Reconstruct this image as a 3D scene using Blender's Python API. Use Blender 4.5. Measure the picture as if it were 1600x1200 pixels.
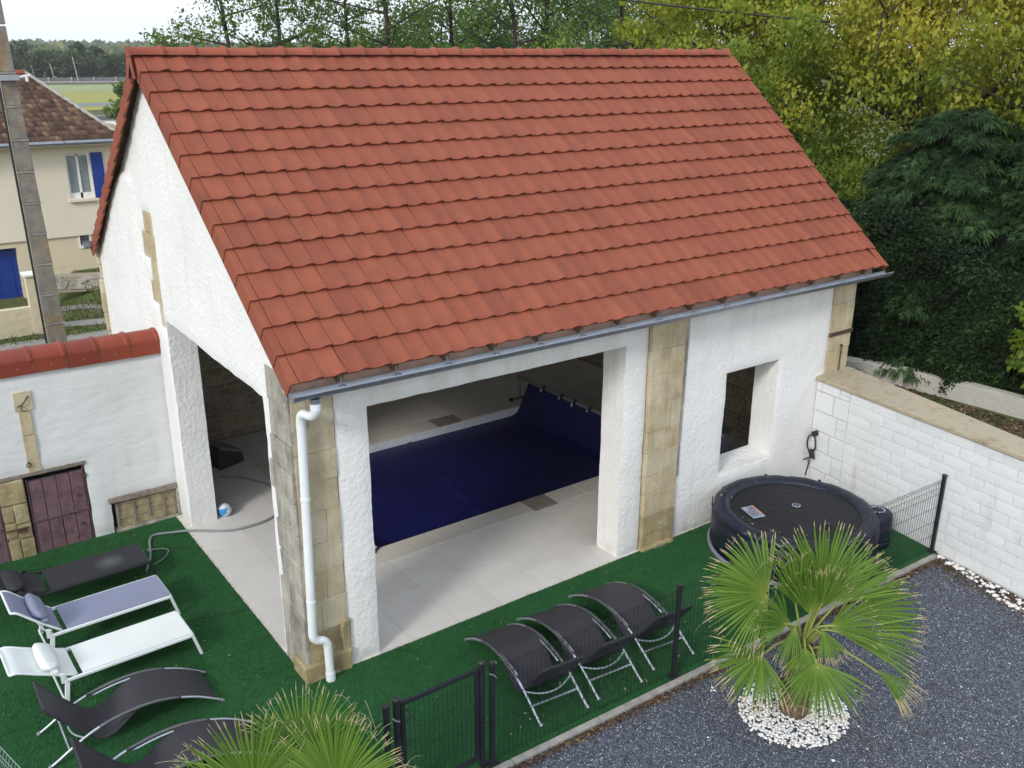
import bpy, bmesh, math, random
import numpy as np
from mathutils import Vector, Matrix, noise, Quaternion

for o in list(bpy.data.objects):
    bpy.data.objects.remove(o, do_unlink=True)
SC = bpy.context.scene
COL = SC.collection
R = math.radians
random.seed(7)
rng = np.random.default_rng(11)

# ------------------------------------------------------------------ camera
PITCH, ROLL, YAW = .343, .0032, .945          # radians: down, roll, heading from the barn's long axis
cam_d = bpy.data.cameras.new('camera')
cam = bpy.data.objects.new('camera', cam_d)
COL.objects.link(cam)
Fw = Vector((math.cos(YAW)*math.cos(PITCH), math.sin(YAW)*math.cos(PITCH), -math.sin(PITCH)))
Rt = Vector((math.sin(YAW), -math.cos(YAW), 0))
Up = Rt.cross(Fw)
Rt, Up = Rt*math.cos(ROLL)+Up*math.sin(ROLL), Up*math.cos(ROLL)-Rt*math.sin(ROLL)
mw = Matrix((Rt, Up, -Fw)).transposed().to_4x4()
mw.translation = Vector((-2.9365, -7.531, 6.0))
cam.matrix_world = mw
cam_d.sensor_width = 36.0
cam_d.lens = 1450.8/1600*36.0
cam_d.clip_start = .1
cam_d.clip_end = 6000
SC.camera = cam

# ------------------------------------------------------------------ sky, sun, exposure
SUN_EL, SUN_AZ = R(30), R(205)                # azimuth measured from +X towards +Y: the sun stands to the left of the barn
wd = bpy.data.worlds.new('World')
SC.world = wd
wd.use_nodes = True
nt = wd.node_tree
nt.nodes.clear()
sky = nt.nodes.new('ShaderNodeTexSky')
sky.sky_type = 'NISHITA'
sky.sun_disc = False
sky.sun_elevation = SUN_EL
sky.sun_rotation = R(90) - SUN_AZ
sky.dust_density = 2.0
mixc = nt.nodes.new('ShaderNodeMixRGB')       # thin bright cloud veil over the whole sky
mixc.inputs[0].default_value = .72
mixc.inputs[2].default_value = (9.3, 10.0, 11.1, 1)
bg = nt.nodes.new('ShaderNodeBackground')
bg.inputs[1].default_value = .12
wo = nt.nodes.new('ShaderNodeOutputWorld')
nt.links.new(sky.outputs[0], mixc.inputs[1])
nt.links.new(mixc.outputs[0], bg.inputs[0])
nt.links.new(bg.outputs[0], wo.inputs[0])
sl = bpy.data.lights.new('sun', 'SUN')
sl.energy = 1.5
sl.angle = R(12)
sl.color = (1, .965, .90)
so = bpy.data.objects.new('sun', sl)
COL.objects.link(so)
sd = Vector((math.cos(SUN_AZ)*math.cos(SUN_EL), math.sin(SUN_AZ)*math.cos(SUN_EL), math.sin(SUN_EL)))
so.rotation_euler = sd.to_track_quat('Z', 'Y').to_euler()
SC.view_settings.view_transform = 'Standard'
SC.view_settings.look = 'None'
SC.view_settings.gamma = 1
SC.view_settings.exposure = .33

# ------------------------------------------------------------------ helpers
def tag(o, label=None, cat=None, group=None, kind=None):
    if label: o['label'] = label
    if cat: o['category'] = cat
    if group: o['group'] = group
    if kind: o['kind'] = kind
    return o

def empty(name, loc=(0, 0, 0), rz=0.0, label=None, cat=None, group=None):
    o = bpy.data.objects.new(name, None)
    COL.objects.link(o)
    o.location = loc
    o.rotation_euler = (0, 0, rz)
    o.empty_display_size = .1
    return tag(o, label, cat, group)

def link(name, me, parent=None, world=True, mat4=None):
    """Link a mesh. world=True: the mesh is written in world coordinates even under a moved parent."""
    o = bpy.data.objects.new(name, me)
    COL.objects.link(o)
    if parent is not None:
        o.parent = parent
        if world:
            o.matrix_parent_inverse = Matrix.Translation(-(parent.location if parent.parent is None else Vector((0, 0, 0))))
    if mat4 is not None:
        o.matrix_basis = mat4
    return o

def copy_tree(o, parent=None):
    c = o.copy()
    COL.objects.link(c)
    c.parent = parent
    if parent is not None:
        c.matrix_parent_inverse = o.matrix_parent_inverse.copy()
    for ch in list(o.children):
        copy_tree(ch, c)
    return c

class MB:
    def __init__(s): s.v = []; s.f = []
    def add(s, vs, fs):
        b = len(s.v); s.v += [tuple(p) for p in vs]; s.f += [tuple(i+b for i in f) for f in fs]; return s
    def box(s, x0, x1, y0, y1, z0, z1, j=0.0):
        r = (lambda: random.uniform(-j, j)) if j else (lambda: 0)
        vs = [(x+r(), y+r(), z+r()) for z in (z0, z1) for y in (y0, y1) for x in (x0, x1)]
        return s.add(vs, [(0, 2, 3, 1), (4, 5, 7, 6), (0, 1, 5, 4), (2, 6, 7, 3), (0, 4, 6, 2), (1, 3, 7, 5)])
    def obox(s, c, ax, ay, az):
        c, ax, ay, az = Vector(c), Vector(ax), Vector(ay), Vector(az)
        vs = [c+ax*i+ay*j+az*k for k in (-1, 1) for j in (-1, 1) for i in (-1, 1)]
        return s.add(vs, [(0, 2, 3, 1), (4, 5, 7, 6), (0, 1, 5, 4), (2, 6, 7, 3), (0, 4, 6, 2), (1, 3, 7, 5)])
    def tube(s, pts, r, n=8, cap=True):
        pts = [Vector(p) for p in pts]
        rs = r if isinstance(r, (list, tuple)) else [r]*len(pts)
        b = len(s.v); last = None
        for i, p in enumerate(pts):
            t = (pts[min(i+1, len(pts)-1)]-pts[max(i-1, 0)]).normalized()
            if last is None:
                a = t.orthogonal().normalized()
            else:
                a = last - t*last.dot(t)
                a = a.normalized() if a.length > 1e-6 else t.orthogonal().normalized()
            last = a; c = t.cross(a)
            for k in range(n):
                q = 2*math.pi*k/n
                s.v.append(tuple(p+(a*math.cos(q)+c*math.sin(q))*rs[i]))
        for i in range(len(pts)-1):
            for k in range(n):
                k2 = (k+1) % n
                s.f.append((b+i*n+k, b+i*n+k2, b+(i+1)*n+k2, b+(i+1)*n+k))
        if cap:
            s.f.append(tuple(b+k for k in range(n-1, -1, -1)))
            s.f.append(tuple(b+(len(pts)-1)*n+k for k in range(n)))
        return s
    def grid(s, P):
        """P[i][j] points, open sheet"""
        b = len(s.v); m = len(P[0])
        for row in P:
            s.v += [tuple(p) for p in row]
        for i in range(len(P)-1):
            for j in range(m-1):
                s.f.append((b+i*m+j, b+i*m+j+1, b+(i+1)*m+j+1, b+(i+1)*m+j))
        return s
    def lathe(s, prof, c=(0, 0, 0), n=32, cap=False):
        c = Vector(c)
        P = [[c+Vector((r*math.cos(2*math.pi*k/n), r*math.sin(2*math.pi*k/n), z)) for k in range(n+1)] for r, z in prof]
        return s.grid(P)
    def prism(s, poly, y0, y1, axis='y'):
        f = {'y': lambda a, b, d: (a, d, b), 'x': lambda a, b, d: (d, a, b), 'z': lambda a, b, d: (a, b, d)}[axis]
        n = len(poly)
        vs = [f(a, b, y0) for a, b in poly]+[f(a, b, y1) for a, b in poly]
        fs = [tuple(range(n)), tuple(range(2*n-1, n-1, -1))]+[(i, (i+1) % n+0, (i+1) % n+n, i+n) for i in range(n)]
        return s.add(vs, fs)
    def mesh(s, name, mat, smooth=False, merge=False, bevel=0.0, segs=1, fixn=True):
        me = bpy.data.meshes.new(name)
        me.from_pydata(s.v, [], s.f)
        if merge or bevel or fixn:
            bm = bmesh.new(); bm.from_mesh(me)
            if merge: bmesh.ops.remove_doubles(bm, verts=bm.verts, dist=1e-5)
            if bevel:
                bmesh.ops.bevel(bm, geom=list(bm.edges), offset=bevel, segments=segs, affect='EDGES', profile=.5, clamp_overlap=True)
            if fixn: bmesh.ops.recalc_face_normals(bm, faces=bm.faces)
            bm.to_mesh(me); bm.free()
        if smooth: me.polygons.foreach_set('use_smooth', [True]*len(me.polygons))
        if mat: me.materials.append(mat)
        return me
    def build(s, name, mat, parent=None, world=True, **k):
        return link(name, s.mesh(name, mat, **k), parent, world)

def smooth_angle(me, ang=40):
    me.polygons.foreach_set('use_smooth', [True]*len(me.polygons))
    bm = bmesh.new(); bm.from_mesh(me)
    for e in bm.edges:
        if len(e.link_faces) == 2 and e.calc_face_angle(0) > R(ang): e.smooth = False
    bm.to_mesh(me); bm.free()

def spline(pts, n):
    """Catmull-Rom through pts, n points"""
    P = [Vector(p) for p in pts]; out = []
    m = len(P)-1
    for k in range(n):
        t = k/(n-1)*m; i = min(int(t), m-1); u = t-i
        a, b, c, d = P[max(i-1, 0)], P[i], P[i+1], P[min(i+2, m)]
        out.append(.5*((2*b)+(c-a)*u+(2*a-5*b+4*c-d)*u*u+(3*b-a-3*c+d)*u**3))
    return out

def np_mesh(name, V, F, mat, attrs=None, smooth=False):
    """V (n,3), F (m,k) numpy"""
    me = bpy.data.meshes.new(name)
    V = np.asarray(V, np.float32); F = np.asarray(F, np.int32)
    me.vertices.add(len(V)); me.vertices.foreach_set('co', V.ravel())
    k = F.shape[1]
    me.loops.add(F.size); me.loops.foreach_set('vertex_index', F.ravel())
    me.polygons.add(len(F))
    me.polygons.foreach_set('loop_start', np.arange(0, F.size, k, dtype=np.int32))
    me.polygons.foreach_set('loop_total', np.full(len(F), k, np.int32))
    if smooth: me.polygons.foreach_set('use_smooth', np.ones(len(F), bool))
    for an, av in (attrs or {}).items():
        a = me.attributes.new(an, 'FLOAT', 'POINT'); a.data.foreach_set('value', np.asarray(av, np.float32))
    me.update(calc_edges=True)
    if mat: me.materials.append(mat)
    return me

# ------------------------------------------------------------------ materials
class NT:
    def __init__(s, name):
        s.m = bpy.data.materials.new(name); s.m.use_nodes = True
        s.t = s.m.node_tree; s.t.nodes.clear()
        s.out = s.t.nodes.new('ShaderNodeOutputMaterial')
    def n(s, typ, **k):
        o = s.t.nodes.new('ShaderNode'+typ)
        for a, b in k.items(): setattr(o, a, b)
        return o
    def put(s, sock, v):
        if isinstance(v, bpy.types.NodeSocket): s.t.links.new(v, sock)
        elif v is not None:
            if isinstance(v, (tuple, list)) and len(v) == 3 and sock.type == 'RGBA': v = (*v, 1)
            sock.default_value = v
    def coord(s, kind='Object', scale=None):
        c = s.n('TexCoord').outputs[kind] if kind != 'Position' else s.n('NewGeometry').outputs['Position']
        if scale:
            mp = s.n('Mapping'); mp.inputs['Scale'].default_value = scale
            s.put(mp.inputs['Vector'], c); c = mp.outputs[0]
        return c
    def noise(s, vec, scale, detail=4, rough=.55, out=0):
        o = s.n('TexNoise'); s.put(o.inputs['Vector'], vec)
        o.inputs['Scale'].default_value = scale; o.inputs['Detail'].default_value = detail; o.inputs['Roughness'].default_value = rough
        return o.outputs[out]
    def voro(s, vec, scale, out='Distance', feature='F1'):
        o = s.n('TexVoronoi', feature=feature); s.put(o.inputs['Vector'], vec); o.inputs['Scale'].default_value = scale
        return o.outputs[out]
    def ramp(s, fac, stops):
        o = s.n('ValToRGB'); s.put(o.inputs[0], fac)
        e = o.color_ramp.elements
        while len(e) < len(stops): e.new(.5)
        for q, (p, c) in zip(e, stops):
            q.position = p; q.color = (*c, 1) if len(c) == 3 else c
        return o.outputs[0]
    def mix(s, fac, a, b, mode='MIX'):
        o = s.n('MixRGB', blend_type=mode); s.put(o.inputs[0], fac); s.put(o.inputs[1], a); s.put(o.inputs[2], b)
        return o.outputs[0]
    def math(s, op, a, b=0.0, c=None):
        o = s.n('Math', operation=op); s.put(o.inputs[0], a); s.put(o.inputs[1], b)
        if c is not None: s.put(o.inputs[2], c)
        return o.outputs[0]
    def bump(s, h, strength=.3, dist=.02, normal=None):
        o = s.n('Bump'); s.put(o.inputs['Height'], h); o.inputs['Strength'].default_value = strength; o.inputs['Distance'].default_value = dist
        if normal: s.put(o.inputs['Normal'], normal)
        return o.outputs[0]
    def bsdf(s, col, rough=.8, metal=0.0, normal=None, spec=.5, **k):
        o = s.n('BsdfPrincipled'); s.put(o.inputs['Base Color'], col); s.put(o.inputs['Roughness'], rough)
        o.inputs['Metallic'].default_value = metal; o.inputs['Specular IOR Level'].default_value = spec
        if normal: s.put(o.inputs['Normal'], normal)
        for a, b in k.items(): s.put(o.inputs[a], b)
        s.t.links.new(o.outputs[0], s.out.inputs[0])
        return o.outputs[0]

def simple(name, col, rough=.7, metal=0.0, var=.12, scale=6.0, bump=0.0, bscale=60.0, spec=.5, kind='Object'):
    t = NT(name); c = t.coord(kind)
    d = tuple(v*(1-var) for v in col); l = tuple(min(1, v*(1+var)) for v in col)
    col2 = t.ramp(t.noise(c, scale, 5), [(.3, d), (.7, l)])
    nrm = t.bump(t.noise(c, bscale, 3), bump, .01) if bump else None
    t.bsdf(col2, rough, metal, nrm, spec)
    return t.m

def mat_stucco(name, col=(.80, .795, .775), fine=30., strength=.85, trowel=False, dist=.02, runs=0.0):
    t = NT(name); c = t.coord('Position')
    big = t.noise(c, .7, 4); 
    col2 = t.mix(t.ramp(big, [(.35, (0, 0, 0)), (.75, (1, 1, 1))]), col, tuple(v*.93 for v in col))
    st = t.noise(t.coord('Position', (6, 6, .7)), 1.4, 5)
    col2 = t.mix(t.math('MULTIPLY', t.ramp(st, [(.56, (0, 0, 0)), (.8, (1, 1, 1))]), .30), col2, (.50, .47, .40))
    sp = t.n('SeparateXYZ'); t.put(sp.inputs[0], t.coord('Position'))
    run = t.math('MULTIPLY', t.ramp(t.math('MULTIPLY', sp.outputs[2], .25), [(.62, (0, 0, 0)), (.80, (1, 1, 1))]), t.ramp(t.noise(t.coord('Position', (3.5, 3.5, .35)), 1.2, 5), [(.42, (0, 0, 0)), (.66, (1, 1, 1))]))
    if runs: col2 = t.mix(t.math('MULTIPLY', run, runs), col2, (.50, .42, .27))
    spl = t.math('MULTIPLY', t.ramp(sp.outputs[2], [(.02, (1, 1, 1)), (.22, (0, 0, 0))]), t.ramp(t.noise(t.coord('Position'), 5, 5), [(.45, (0, 0, 0)), (.65, (1, 1, 1))]))
    col2 = t.mix(t.math('MULTIPLY', spl, .45), col2, (.36, .33, .26))
    h = t.noise(c, fine, 5, .6)
    if trowel: h = t.mix(.75, h, t.noise(t.coord('Position', (3.2, 3.2, 9)), 1.3, 3, .5, 0))
    else: h = t.mix(.35, h, t.voro(c, fine*.55))
    t.bsdf(col2, .92, 0, t.bump(h, strength, dist*.8), .2)
    return t.m

def mat_lime(name, a=(.42, .34, .20), b=(.52, .45, .32), dark=(.16, .13, .08), amt=.5):
    t = NT(name); c = t.coord('Position')
    rnd = t.n('ObjectInfo').outputs['Random']
    col = t.mix(rnd, a, b)
    n1 = t.mix(.5, t.noise(c, 5.5, 7, .65), t.noise(t.coord('Position', (4, 4, .9)), 1.3, 6, .6))
    col = t.mix(t.math('MULTIPLY', t.ramp(n1, [(.41, (0, 0, 0)), (.62, (1, 1, 1))]), amt), col, dark)
    col = t.mix(t.math('MULTIPLY', t.ramp(t.noise(c, 11, 5), [(.55, (0, 0, 0)), (.7, (1, 1, 1))]), .5), col, (.60, .56, .45))
    h = t.mix(.5, t.noise(c, 22, 6, .65), t.noise(c, 90, 3))
    t.bsdf(col, .93, 0, t.bump(h, .6, .02), .2)
    return t.m

def mat_terra(name, a=(.258, .070, .037), b=(.232, .062, .034), c_=(.276, .078, .041), rough=.72, kind='Object'):
    t = NT(name)
    rnd = t.n('ObjectInfo').outputs['Random']
    at = t.n('Attribute', attribute_name='rnd').outputs['Fac']
    r = t.math('FRACT', t.math('ADD', rnd, at))
    pos = t.coord('Position')
    off = t.n('CombineXYZ'); t.put(off.inputs[0], t.math('MULTIPLY', r, 37.)); t.put(off.inputs[1], t.math('MULTIPLY', r, 19.))
    vec = t.n('VectorMath', operation='ADD'); t.put(vec.inputs[0], t.coord('Position', (1, .45, .45))); t.put(vec.inputs[1], off.outputs[0])
    base = t.ramp(r, [(0, a), (.35, c_), (.6, a), (.85, b), (1, a)])
    bl = t.noise(vec.outputs[0], 7., 4, .55)
    col = t.mix(t.math('MULTIPLY', t.ramp(bl, [(.46, (0, 0, 0)), (.70, (1, 1, 1))]), .45), base, (.155, .046, .030))
    col = t.mix(t.math('MULTIPLY', t.ramp(t.noise(pos, 1.1, 6, .6), [(.5, (0, 0, 0)), (.75, (1, 1, 1))]), .40), col, (.14, .040, .026))
    ch = t.noise(pos, 70, 4, .7)
    col = t.mix(t.math('MULTIPLY', t.ramp(ch, [(.66, (0, 0, 0)), (.78, (1, 1, 1))]), .35), col, (.42, .19, .12))
    h = t.noise(pos, 130, 4)
    t.bsdf(col, rough, 0, t.bump(h, .18, .006), .3)
    return t.m

def mat_leaf(name, stops, rough=.55, trans=.35, attr='rnd'):
    t = NT(name)
    at = t.n('Attribute', attribute_name=attr).outputs['Fac']
    col = t.ramp(at, stops)
    p = t.n('BsdfPrincipled'); t.put(p.inputs['Base Color'], col); p.inputs['Roughness'].default_value = rough
    p.inputs['Specular IOR Level'].default_value = .3
    tr = t.n('BsdfTranslucent'); t.put(tr.inputs[0], t.mix(1, col, (1.0, 1.0, .55), 'MULTIPLY'))
    mx = t.n('MixShader'); mx.inputs[0].default_value = trans
    t.t.links.new(p.outputs[0], mx.inputs[1]); t.t.links.new(tr.outputs[0], mx.inputs[2]); t.t.links.new(mx.outputs[0], t.out.inputs[0])
    return t.m

M = {}
M['stucco'] = mat_stucco('white_stucco', runs=.42)
M['stucco_gable'] = mat_stucco('white_gable_stucco', (.78, .78, .77), 28, .95)
M['stucco_wall'] = mat_stucco('white_trowelled_render', (.70, .71, .71), 26, .5, True, .03)
M['lime'] = mat_lime('limestone', (.53, .445, .29), (.60, .53, .39), (.25, .18, .085), .62)
M['lime_dark'] = mat_lime('weathered_limestone', (.40, .375, .33), (.48, .45, .39), (.10, .095, .085), .8)
M['lime_moss'] = mat_lime('mossy_limestone', (.40, .325, .175), (.47, .39, .23), (.13, .10, .045), .75)
M['rubble'] = mat_lime('rubble_stone', (.24, .19, .125), (.34, .285, .20), (.10, .085, .06), .6)
M['mortar'] = simple('lime_mortar', (.30, .255, .185), .95, bump=.6, bscale=50)
M['terra'] = mat_terra('terracotta_tile')
M['terra_ridge'] = mat_terra('terracotta_ridge', (.265, .070, .040), (.24, .062, .037), (.285, .078, .045))
M['terra_cap'] = mat_terra('wall_cap_tile', (.235, .045, .024), (.20, .038, .022), (.26, .054, .028), .5)
M['zinc'] = simple('zinc', (.30, .32, .36), .38, .7, .12, 9, .12, 40)
M['pvc'] = simple('white_pvc', (.74, .78, .80), .38, 0, .04, 4)
M['wood_dark'] = simple('brown_wood', (.20, .115, .055), .8, 0, .3, 14, .3, 40)
M['wood_pale'] = simple('pale_board', (.62, .55, .42), .85, 0, .14, 8, .2, 30)
M['wood_pink'] = simple('pink_board', (.52, .34, .26), .85, 0, .14, 8, .2, 30)
M['wood_grey'] = simple('weathered_grey_wood', (.22, .185, .15), .9, 0, .3, 16, .5, 35)
M['wood_board'] = simple('old_pale_planks', (.34, .28, .17), .9, 0, .3, 12, .5, 30)
M['iron'] = simple('rusty_iron', (.10, .055, .04), .75, .3, .35, 25, .3, 60)
M['black'] = simple('black_powder_coat', (.018, .021, .027), .42, .2, .15, 20)
M['blackp'] = simple('black_plastic', (.02, .02, .022), .5, 0, .15, 12)
M['whitem'] = simple('white_metal', (.74, .79, .80), .32, 0, .05, 6)
M['silver'] = simple('brushed_aluminium', (.50, .55, .60), .34, .75, .10, 14)
M['greym'] = simple('grey_metal', (.19, .20, .205), .4, .5, .12, 14)
M['concrete'] = simple('concrete', (.31, .30, .275), .92, 0, .28, 7, .5, 60)
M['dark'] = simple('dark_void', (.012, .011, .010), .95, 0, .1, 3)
M['white_paint'] = simple('white_paint', (.78, .78, .76), .5, 0, .03, 4)
M['cable'] = simple('black_cable', (.015, .015, .016), .5, 0, .1, 4)
M['hose'] = simple('grey_hose', (.20, .23, .23), .5, 0, .1, 4)

# ================================================================== SETTING
def struct(o): return tag(o, kind='structure')

def terrain_z(x, y):
    d = math.hypot(x, y)
    if -12 < x < 8.18 and -16 < y < 4.6: return -1.4
    if -.4 < x < 8.8 and 4.4 < y < 6.9: return -1.4
    if 8.1 < x < 9.32 and .05 < y < 6.9: return -1.4
    z = 0.0
    if 8.18 <= x < 40 and y < 4.0: z = .88
    if x > 8.9 and 4.0 <= y < 12: z = .88*(1-min(1, (y-4)/4))
    if x < 1.9 and 17.6 < y < 24: z = -.62
    if d > 300:
        k = min(1, (d-300)/500)
        z += k*k*5*noise.noise(Vector((x*.006, y*.006, 3.1))) + k*6.5
    return z

def lines(keys, step):
    out = []
    for a, b in zip(keys[:-1], keys[1:]):
        n = max(1, int(round((b-a)/step)))
        out += [a+(b-a)*i/n for i in range(n)]
    return out+[keys[-1]]

gx = [-3000, -1500, -800, -500, -300]+lines([-200, -60], 20)+lines([-40, -12.01], 7)+[-12]+lines([-11.9, 8.15], 1.2)+[8.2, 8.7, 9.3, 9.36]+lines([9.5, 40], 1.4)+lines([50, 200], 15)+lines([240, 1000], 40)+[1400, 2000, 3000]
gy = [-400, -100, -40, -16.01, -16]+lines([-15.9, 0.0, .06, 4.39], 1.2)+[4.4, 4.59, 4.6]+lines([4.65, 24], .7)+lines([25, 60], 5)+lines([70, 300], 12)+lines([320, 1200], 40)+[1500, 2000, 3000]
tm = MB().grid([[(x, y, terrain_z(x, y)) for x in gx] for y in gy])
t = NT('meadow_ground'); c = t.coord('Position')
g1 = t.ramp(t.noise(c, .35, 6), [(.3, (.055, .085, .022)), (.5, (.085, .12, .035)), (.7, (.13, .12, .055))])
g1 = t.mix(t.ramp(t.noise(c, 2.6, 5), [(.5, (0, 0, 0)), (.62, (1, 1, 1))]), g1, (.16, .125, .075))
t.bsdf(g1, .95, 0, t.bump(t.noise(c, 22, 4), .8, .05), .15)
M['meadow'] = t.m
struct(tm.build('ground', M['meadow'], smooth=False, fixn=True))

# lawn of artificial turf
t = NT('artificial_turf'); c = t.coord('Position')
big = t.mix(.55, t.noise(c, 1.1, 6, .65), t.noise(t.coord('Position', (1, 4, 1)), 2.2, 5, .6))
col = t.ramp(big, [(.28, (.020, .105, .030)), (.50, (.030, .150, .042)), (.78, (.048, .200, .060))])  # large paler patches put the sheen of the pile into the colour
fine = t.noise(c, 420, 2, .7)
mid = t.noise(c, 48, 4, .7)
col = t.mix(t.math('MULTIPLY', t.ramp(mid, [(.40, (0, 0, 0)), (.62, (1, 1, 1))]), .55), col, (.012, .055, .018))
col = t.mix(t.math('MULTIPLY', t.ramp(t.noise(c, 85, 3, .7), [(.55, (0, 0, 0)), (.72, (1, 1, 1))]), .35), col, (.075, .20, .085))
col = t.mix(t.math('MULTIPLY', t.ramp(fine, [(.42, (0, 0, 0)), (.62, (1, 1, 1))]), .55), col, (.010, .052, .017))
t.bsdf(col, .85, 0, t.bump(t.mix(.5, fine, t.noise(c, 160, 3)), .9, .02), .25)
M['turf'] = t.m
def lawn_z(x, y):
    z = .004+.006*noise.noise(Vector((x*1.3, y*1.3, 0)))
    if x < -1.9: z += .012*max(0, noise.noise(Vector((x*2.2+y*3.5, y*1.0-x*.6, 5))))*min(1, (-1.9-x)*2)
    return z
def kerb_y(x): return -2.05-.0262*x
lx = lines([-7, 0, 7.95], .09); ly = lines([-2.06, 4.42], .09)
Pl = []
for y in ly:
    row = []
    for x in lx:
        yy = y if y > -1.2 else (-1.2+(y+1.2)/(.86)*(abs(kerb_y(x))-1.2))
        row.append((x, yy, lawn_z(x, yy)))
    Pl.append(row)
mb = MB(); b0 = 0
mb.grid(Pl)
def in_slab(x, y): return 0.02 < x < 8.3 and y > .03
mb.f = [f for f in mb.f if not all(in_slab(mb.v[i][0], mb.v[i][1]) for i in f)]
struct(mb.build('lawn', M['turf'], smooth=True))
# blades of the turf
nb = 210000
bx = rng.uniform(-2.9, 7.6, nb); by = rng.uniform(-2.15, 4.3, nb)
keep = ~((bx > 0.01) & (by > .0)) & (by > -2.04-.0262*bx) & ~((bx > 5.6) & (by < -.3) & (by > -1.8) & (bx < 6.7))
bx = bx[keep]; by = by[keep]; nb = len(bx)
ang = rng.uniform(0, 6.283, nb); hh = rng.uniform(.012, .030, nb); ww = .0034
lean = rng.uniform(-.012, .012, (nb, 2))
V = np.zeros((nb, 3, 3)); V[:, 0, 0] = bx+np.cos(ang)*ww; V[:, 0, 1] = by+np.sin(ang)*ww; V[:, 1, 0] = bx-np.cos(ang)*ww; V[:, 1, 1] = by-np.sin(ang)*ww
V[:, 2, 0] = bx+lean[:, 0]; V[:, 2, 1] = by+lean[:, 1]; V[:, :, 2] = .004; V[:, 2, 2] += hh
M['blade'] = mat_leaf('turf_fibre', [(0, (.018, .098, .027)), (.6, (.032, .158, .044)), (1, (.066, .215, .075))], .6, .15)
o = link('turf_fibres', np_mesh('turf_fibres', V.reshape(-1, 3), np.arange(nb*3).reshape(-1, 3), M['blade'], {'rnd': np.repeat(rng.random(nb), 3)}))
tag(o, 'short green fibres of the artificial turf', 'grass', kind='stuff')
# seams of the turf rolls
M['seam'] = simple('turf_seam', (.005, .022, .008), .9)
for pts in ([(-2.6, 2.30, .012), (-1.6, 2.02, .012), (-.64, 1.76, .012), (-.02, 1.60, .012)], [(-2.6, 4.1, .012), (-.65, 3.66, .012), (-.02, 3.28, .012)]):
    P = spline(pts, 24)
    mb = MB(); mb.grid([[p+Vector((0, -.006, 0)) for p in P], [p+Vector((0, .006, .001)) for p in P]])
    struct(mb.build('lawn_seam', M['seam']))

# gravel yard
t = NT('gravel_bed'); c = t.coord('Position')
vo = t.voro(c, 75, 'Color')
gcol = t.ramp(vo, [(.1, (.034, .039, .052)), (.5, (.080, .090, .115)), (.9, (.17, .185, .22))])
gcol = t.mix(t.math('MULTIPLY', t.ramp(t.noise(c, 1.7, 6, .65), [(.55, (0, 0, 0)), (.75, (1, 1, 1))]), .5), gcol, (.075, .060, .045))
t.bsdf(gcol, .8, 0, t.bump(t.voro(c, 75), .8, .01), .4)
M['gravel'] = t.m
mb = MB(); xs = lines([-14, 8.4], .7)
mb.grid([[(x, kerb_y(x)-.02 if k == 0 else -16, -.022) for x in xs] for k in (0, 1)])
struct(mb.build('gravel_yard', M['gravel']))
# loose stones
ns = 62000
gx_ = rng.uniform(.2, 7.9, ns*2); gy_ = rng.uniform(-5.2, -2.1, ns*2)
k = (gy_ < -2.11-.0262*gx_) & (gx_ < 7.86+.126*gy_-.02) & (gy_ > -2.0-(gx_)*.75)
gx_ = gx_[k][:ns]; gy_ = gy_[k][:ns]; ns = len(gx_)
s_ = rng.uniform(.0050, .0122, ns)*np.where(rng.random(ns) < .02, 1.6, 1)
oct_ = np.array([(1, 0, 0), (0, 1, 0), (-1, 0, 0), (0, -1, 0), (0, 0, .8)], float)
a_ = rng.uniform(0, 6.28, ns); st = rng.uniform(.6, 1.0, (ns, 5, 1))
V = oct_[None]*st*s_[:, None, None]
ca, sa = np.cos(a_)[:, None], np.sin(a_)[:, None]
V = np.stack([V[..., 0]*ca-V[..., 1]*sa*.7+gx_[:, None], V[..., 0]*sa+V[..., 1]*ca*.7+gy_[:, None], V[..., 2]-.021+rng.uniform(0, .006, ns)[:, None]], -1)
Fq = np.array([(0, 1, 4), (1, 2, 4), (2, 3, 4), (3, 0, 4)])
FF = (np.arange(ns)[:, None, None]*5+Fq[None]).reshape(-1, 3)
t = NT('gravel_stone'); at = t.n('Attribute', attribute_name='rnd').outputs['Fac']
t.bsdf(t.ramp(at, [(0, (.020, .024, .034)), (.35, (.064, .075, .100)), (.7, (.150, .168, .205)), (.93, (.34, .365, .41)), (1, (.66, .67, .67))]), .65, 0, None, .4)
M['gstone'] = t.m
o = link('loose_gravel', np_mesh('loose_gravel', V.reshape(-1, 3), FF, M['gstone'], {'rnd': np.repeat(rng.random(ns)**1.1, 5)}))
tag(o, 'blue-grey crushed gravel covering the yard', 'gravel', kind='stuff')

# concrete edging between turf and gravel, in lengths
kb = empty('kerb'); struct(kb)
x = -8.0
while x < 7.5:
    x1 = min(x+1.0, 7.5)
    mb = MB(); mb.add([(x+.003, kerb_y(x)-.065, -.06), (x1-.003, kerb_y(x1)-.065, -.06), (x1-.003, kerb_y(x1), -.06), (x+.003, kerb_y(x), -.06),
                       (x+.003, kerb_y(x)-.065, .022), (x1-.003, kerb_y(x1)-.065, .022), (x1-.003, kerb_y(x1), .024), (x+.003, kerb_y(x), .024)],
                      [(0, 3, 2, 1), (4, 5, 6, 7), (0, 1, 5, 4), (1, 2, 6, 5), (2, 3, 7, 6), (3, 0, 4, 7)])
    mb.build('kerb_stone', M['concrete'], kb, bevel=.006)
    x = x1

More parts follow.
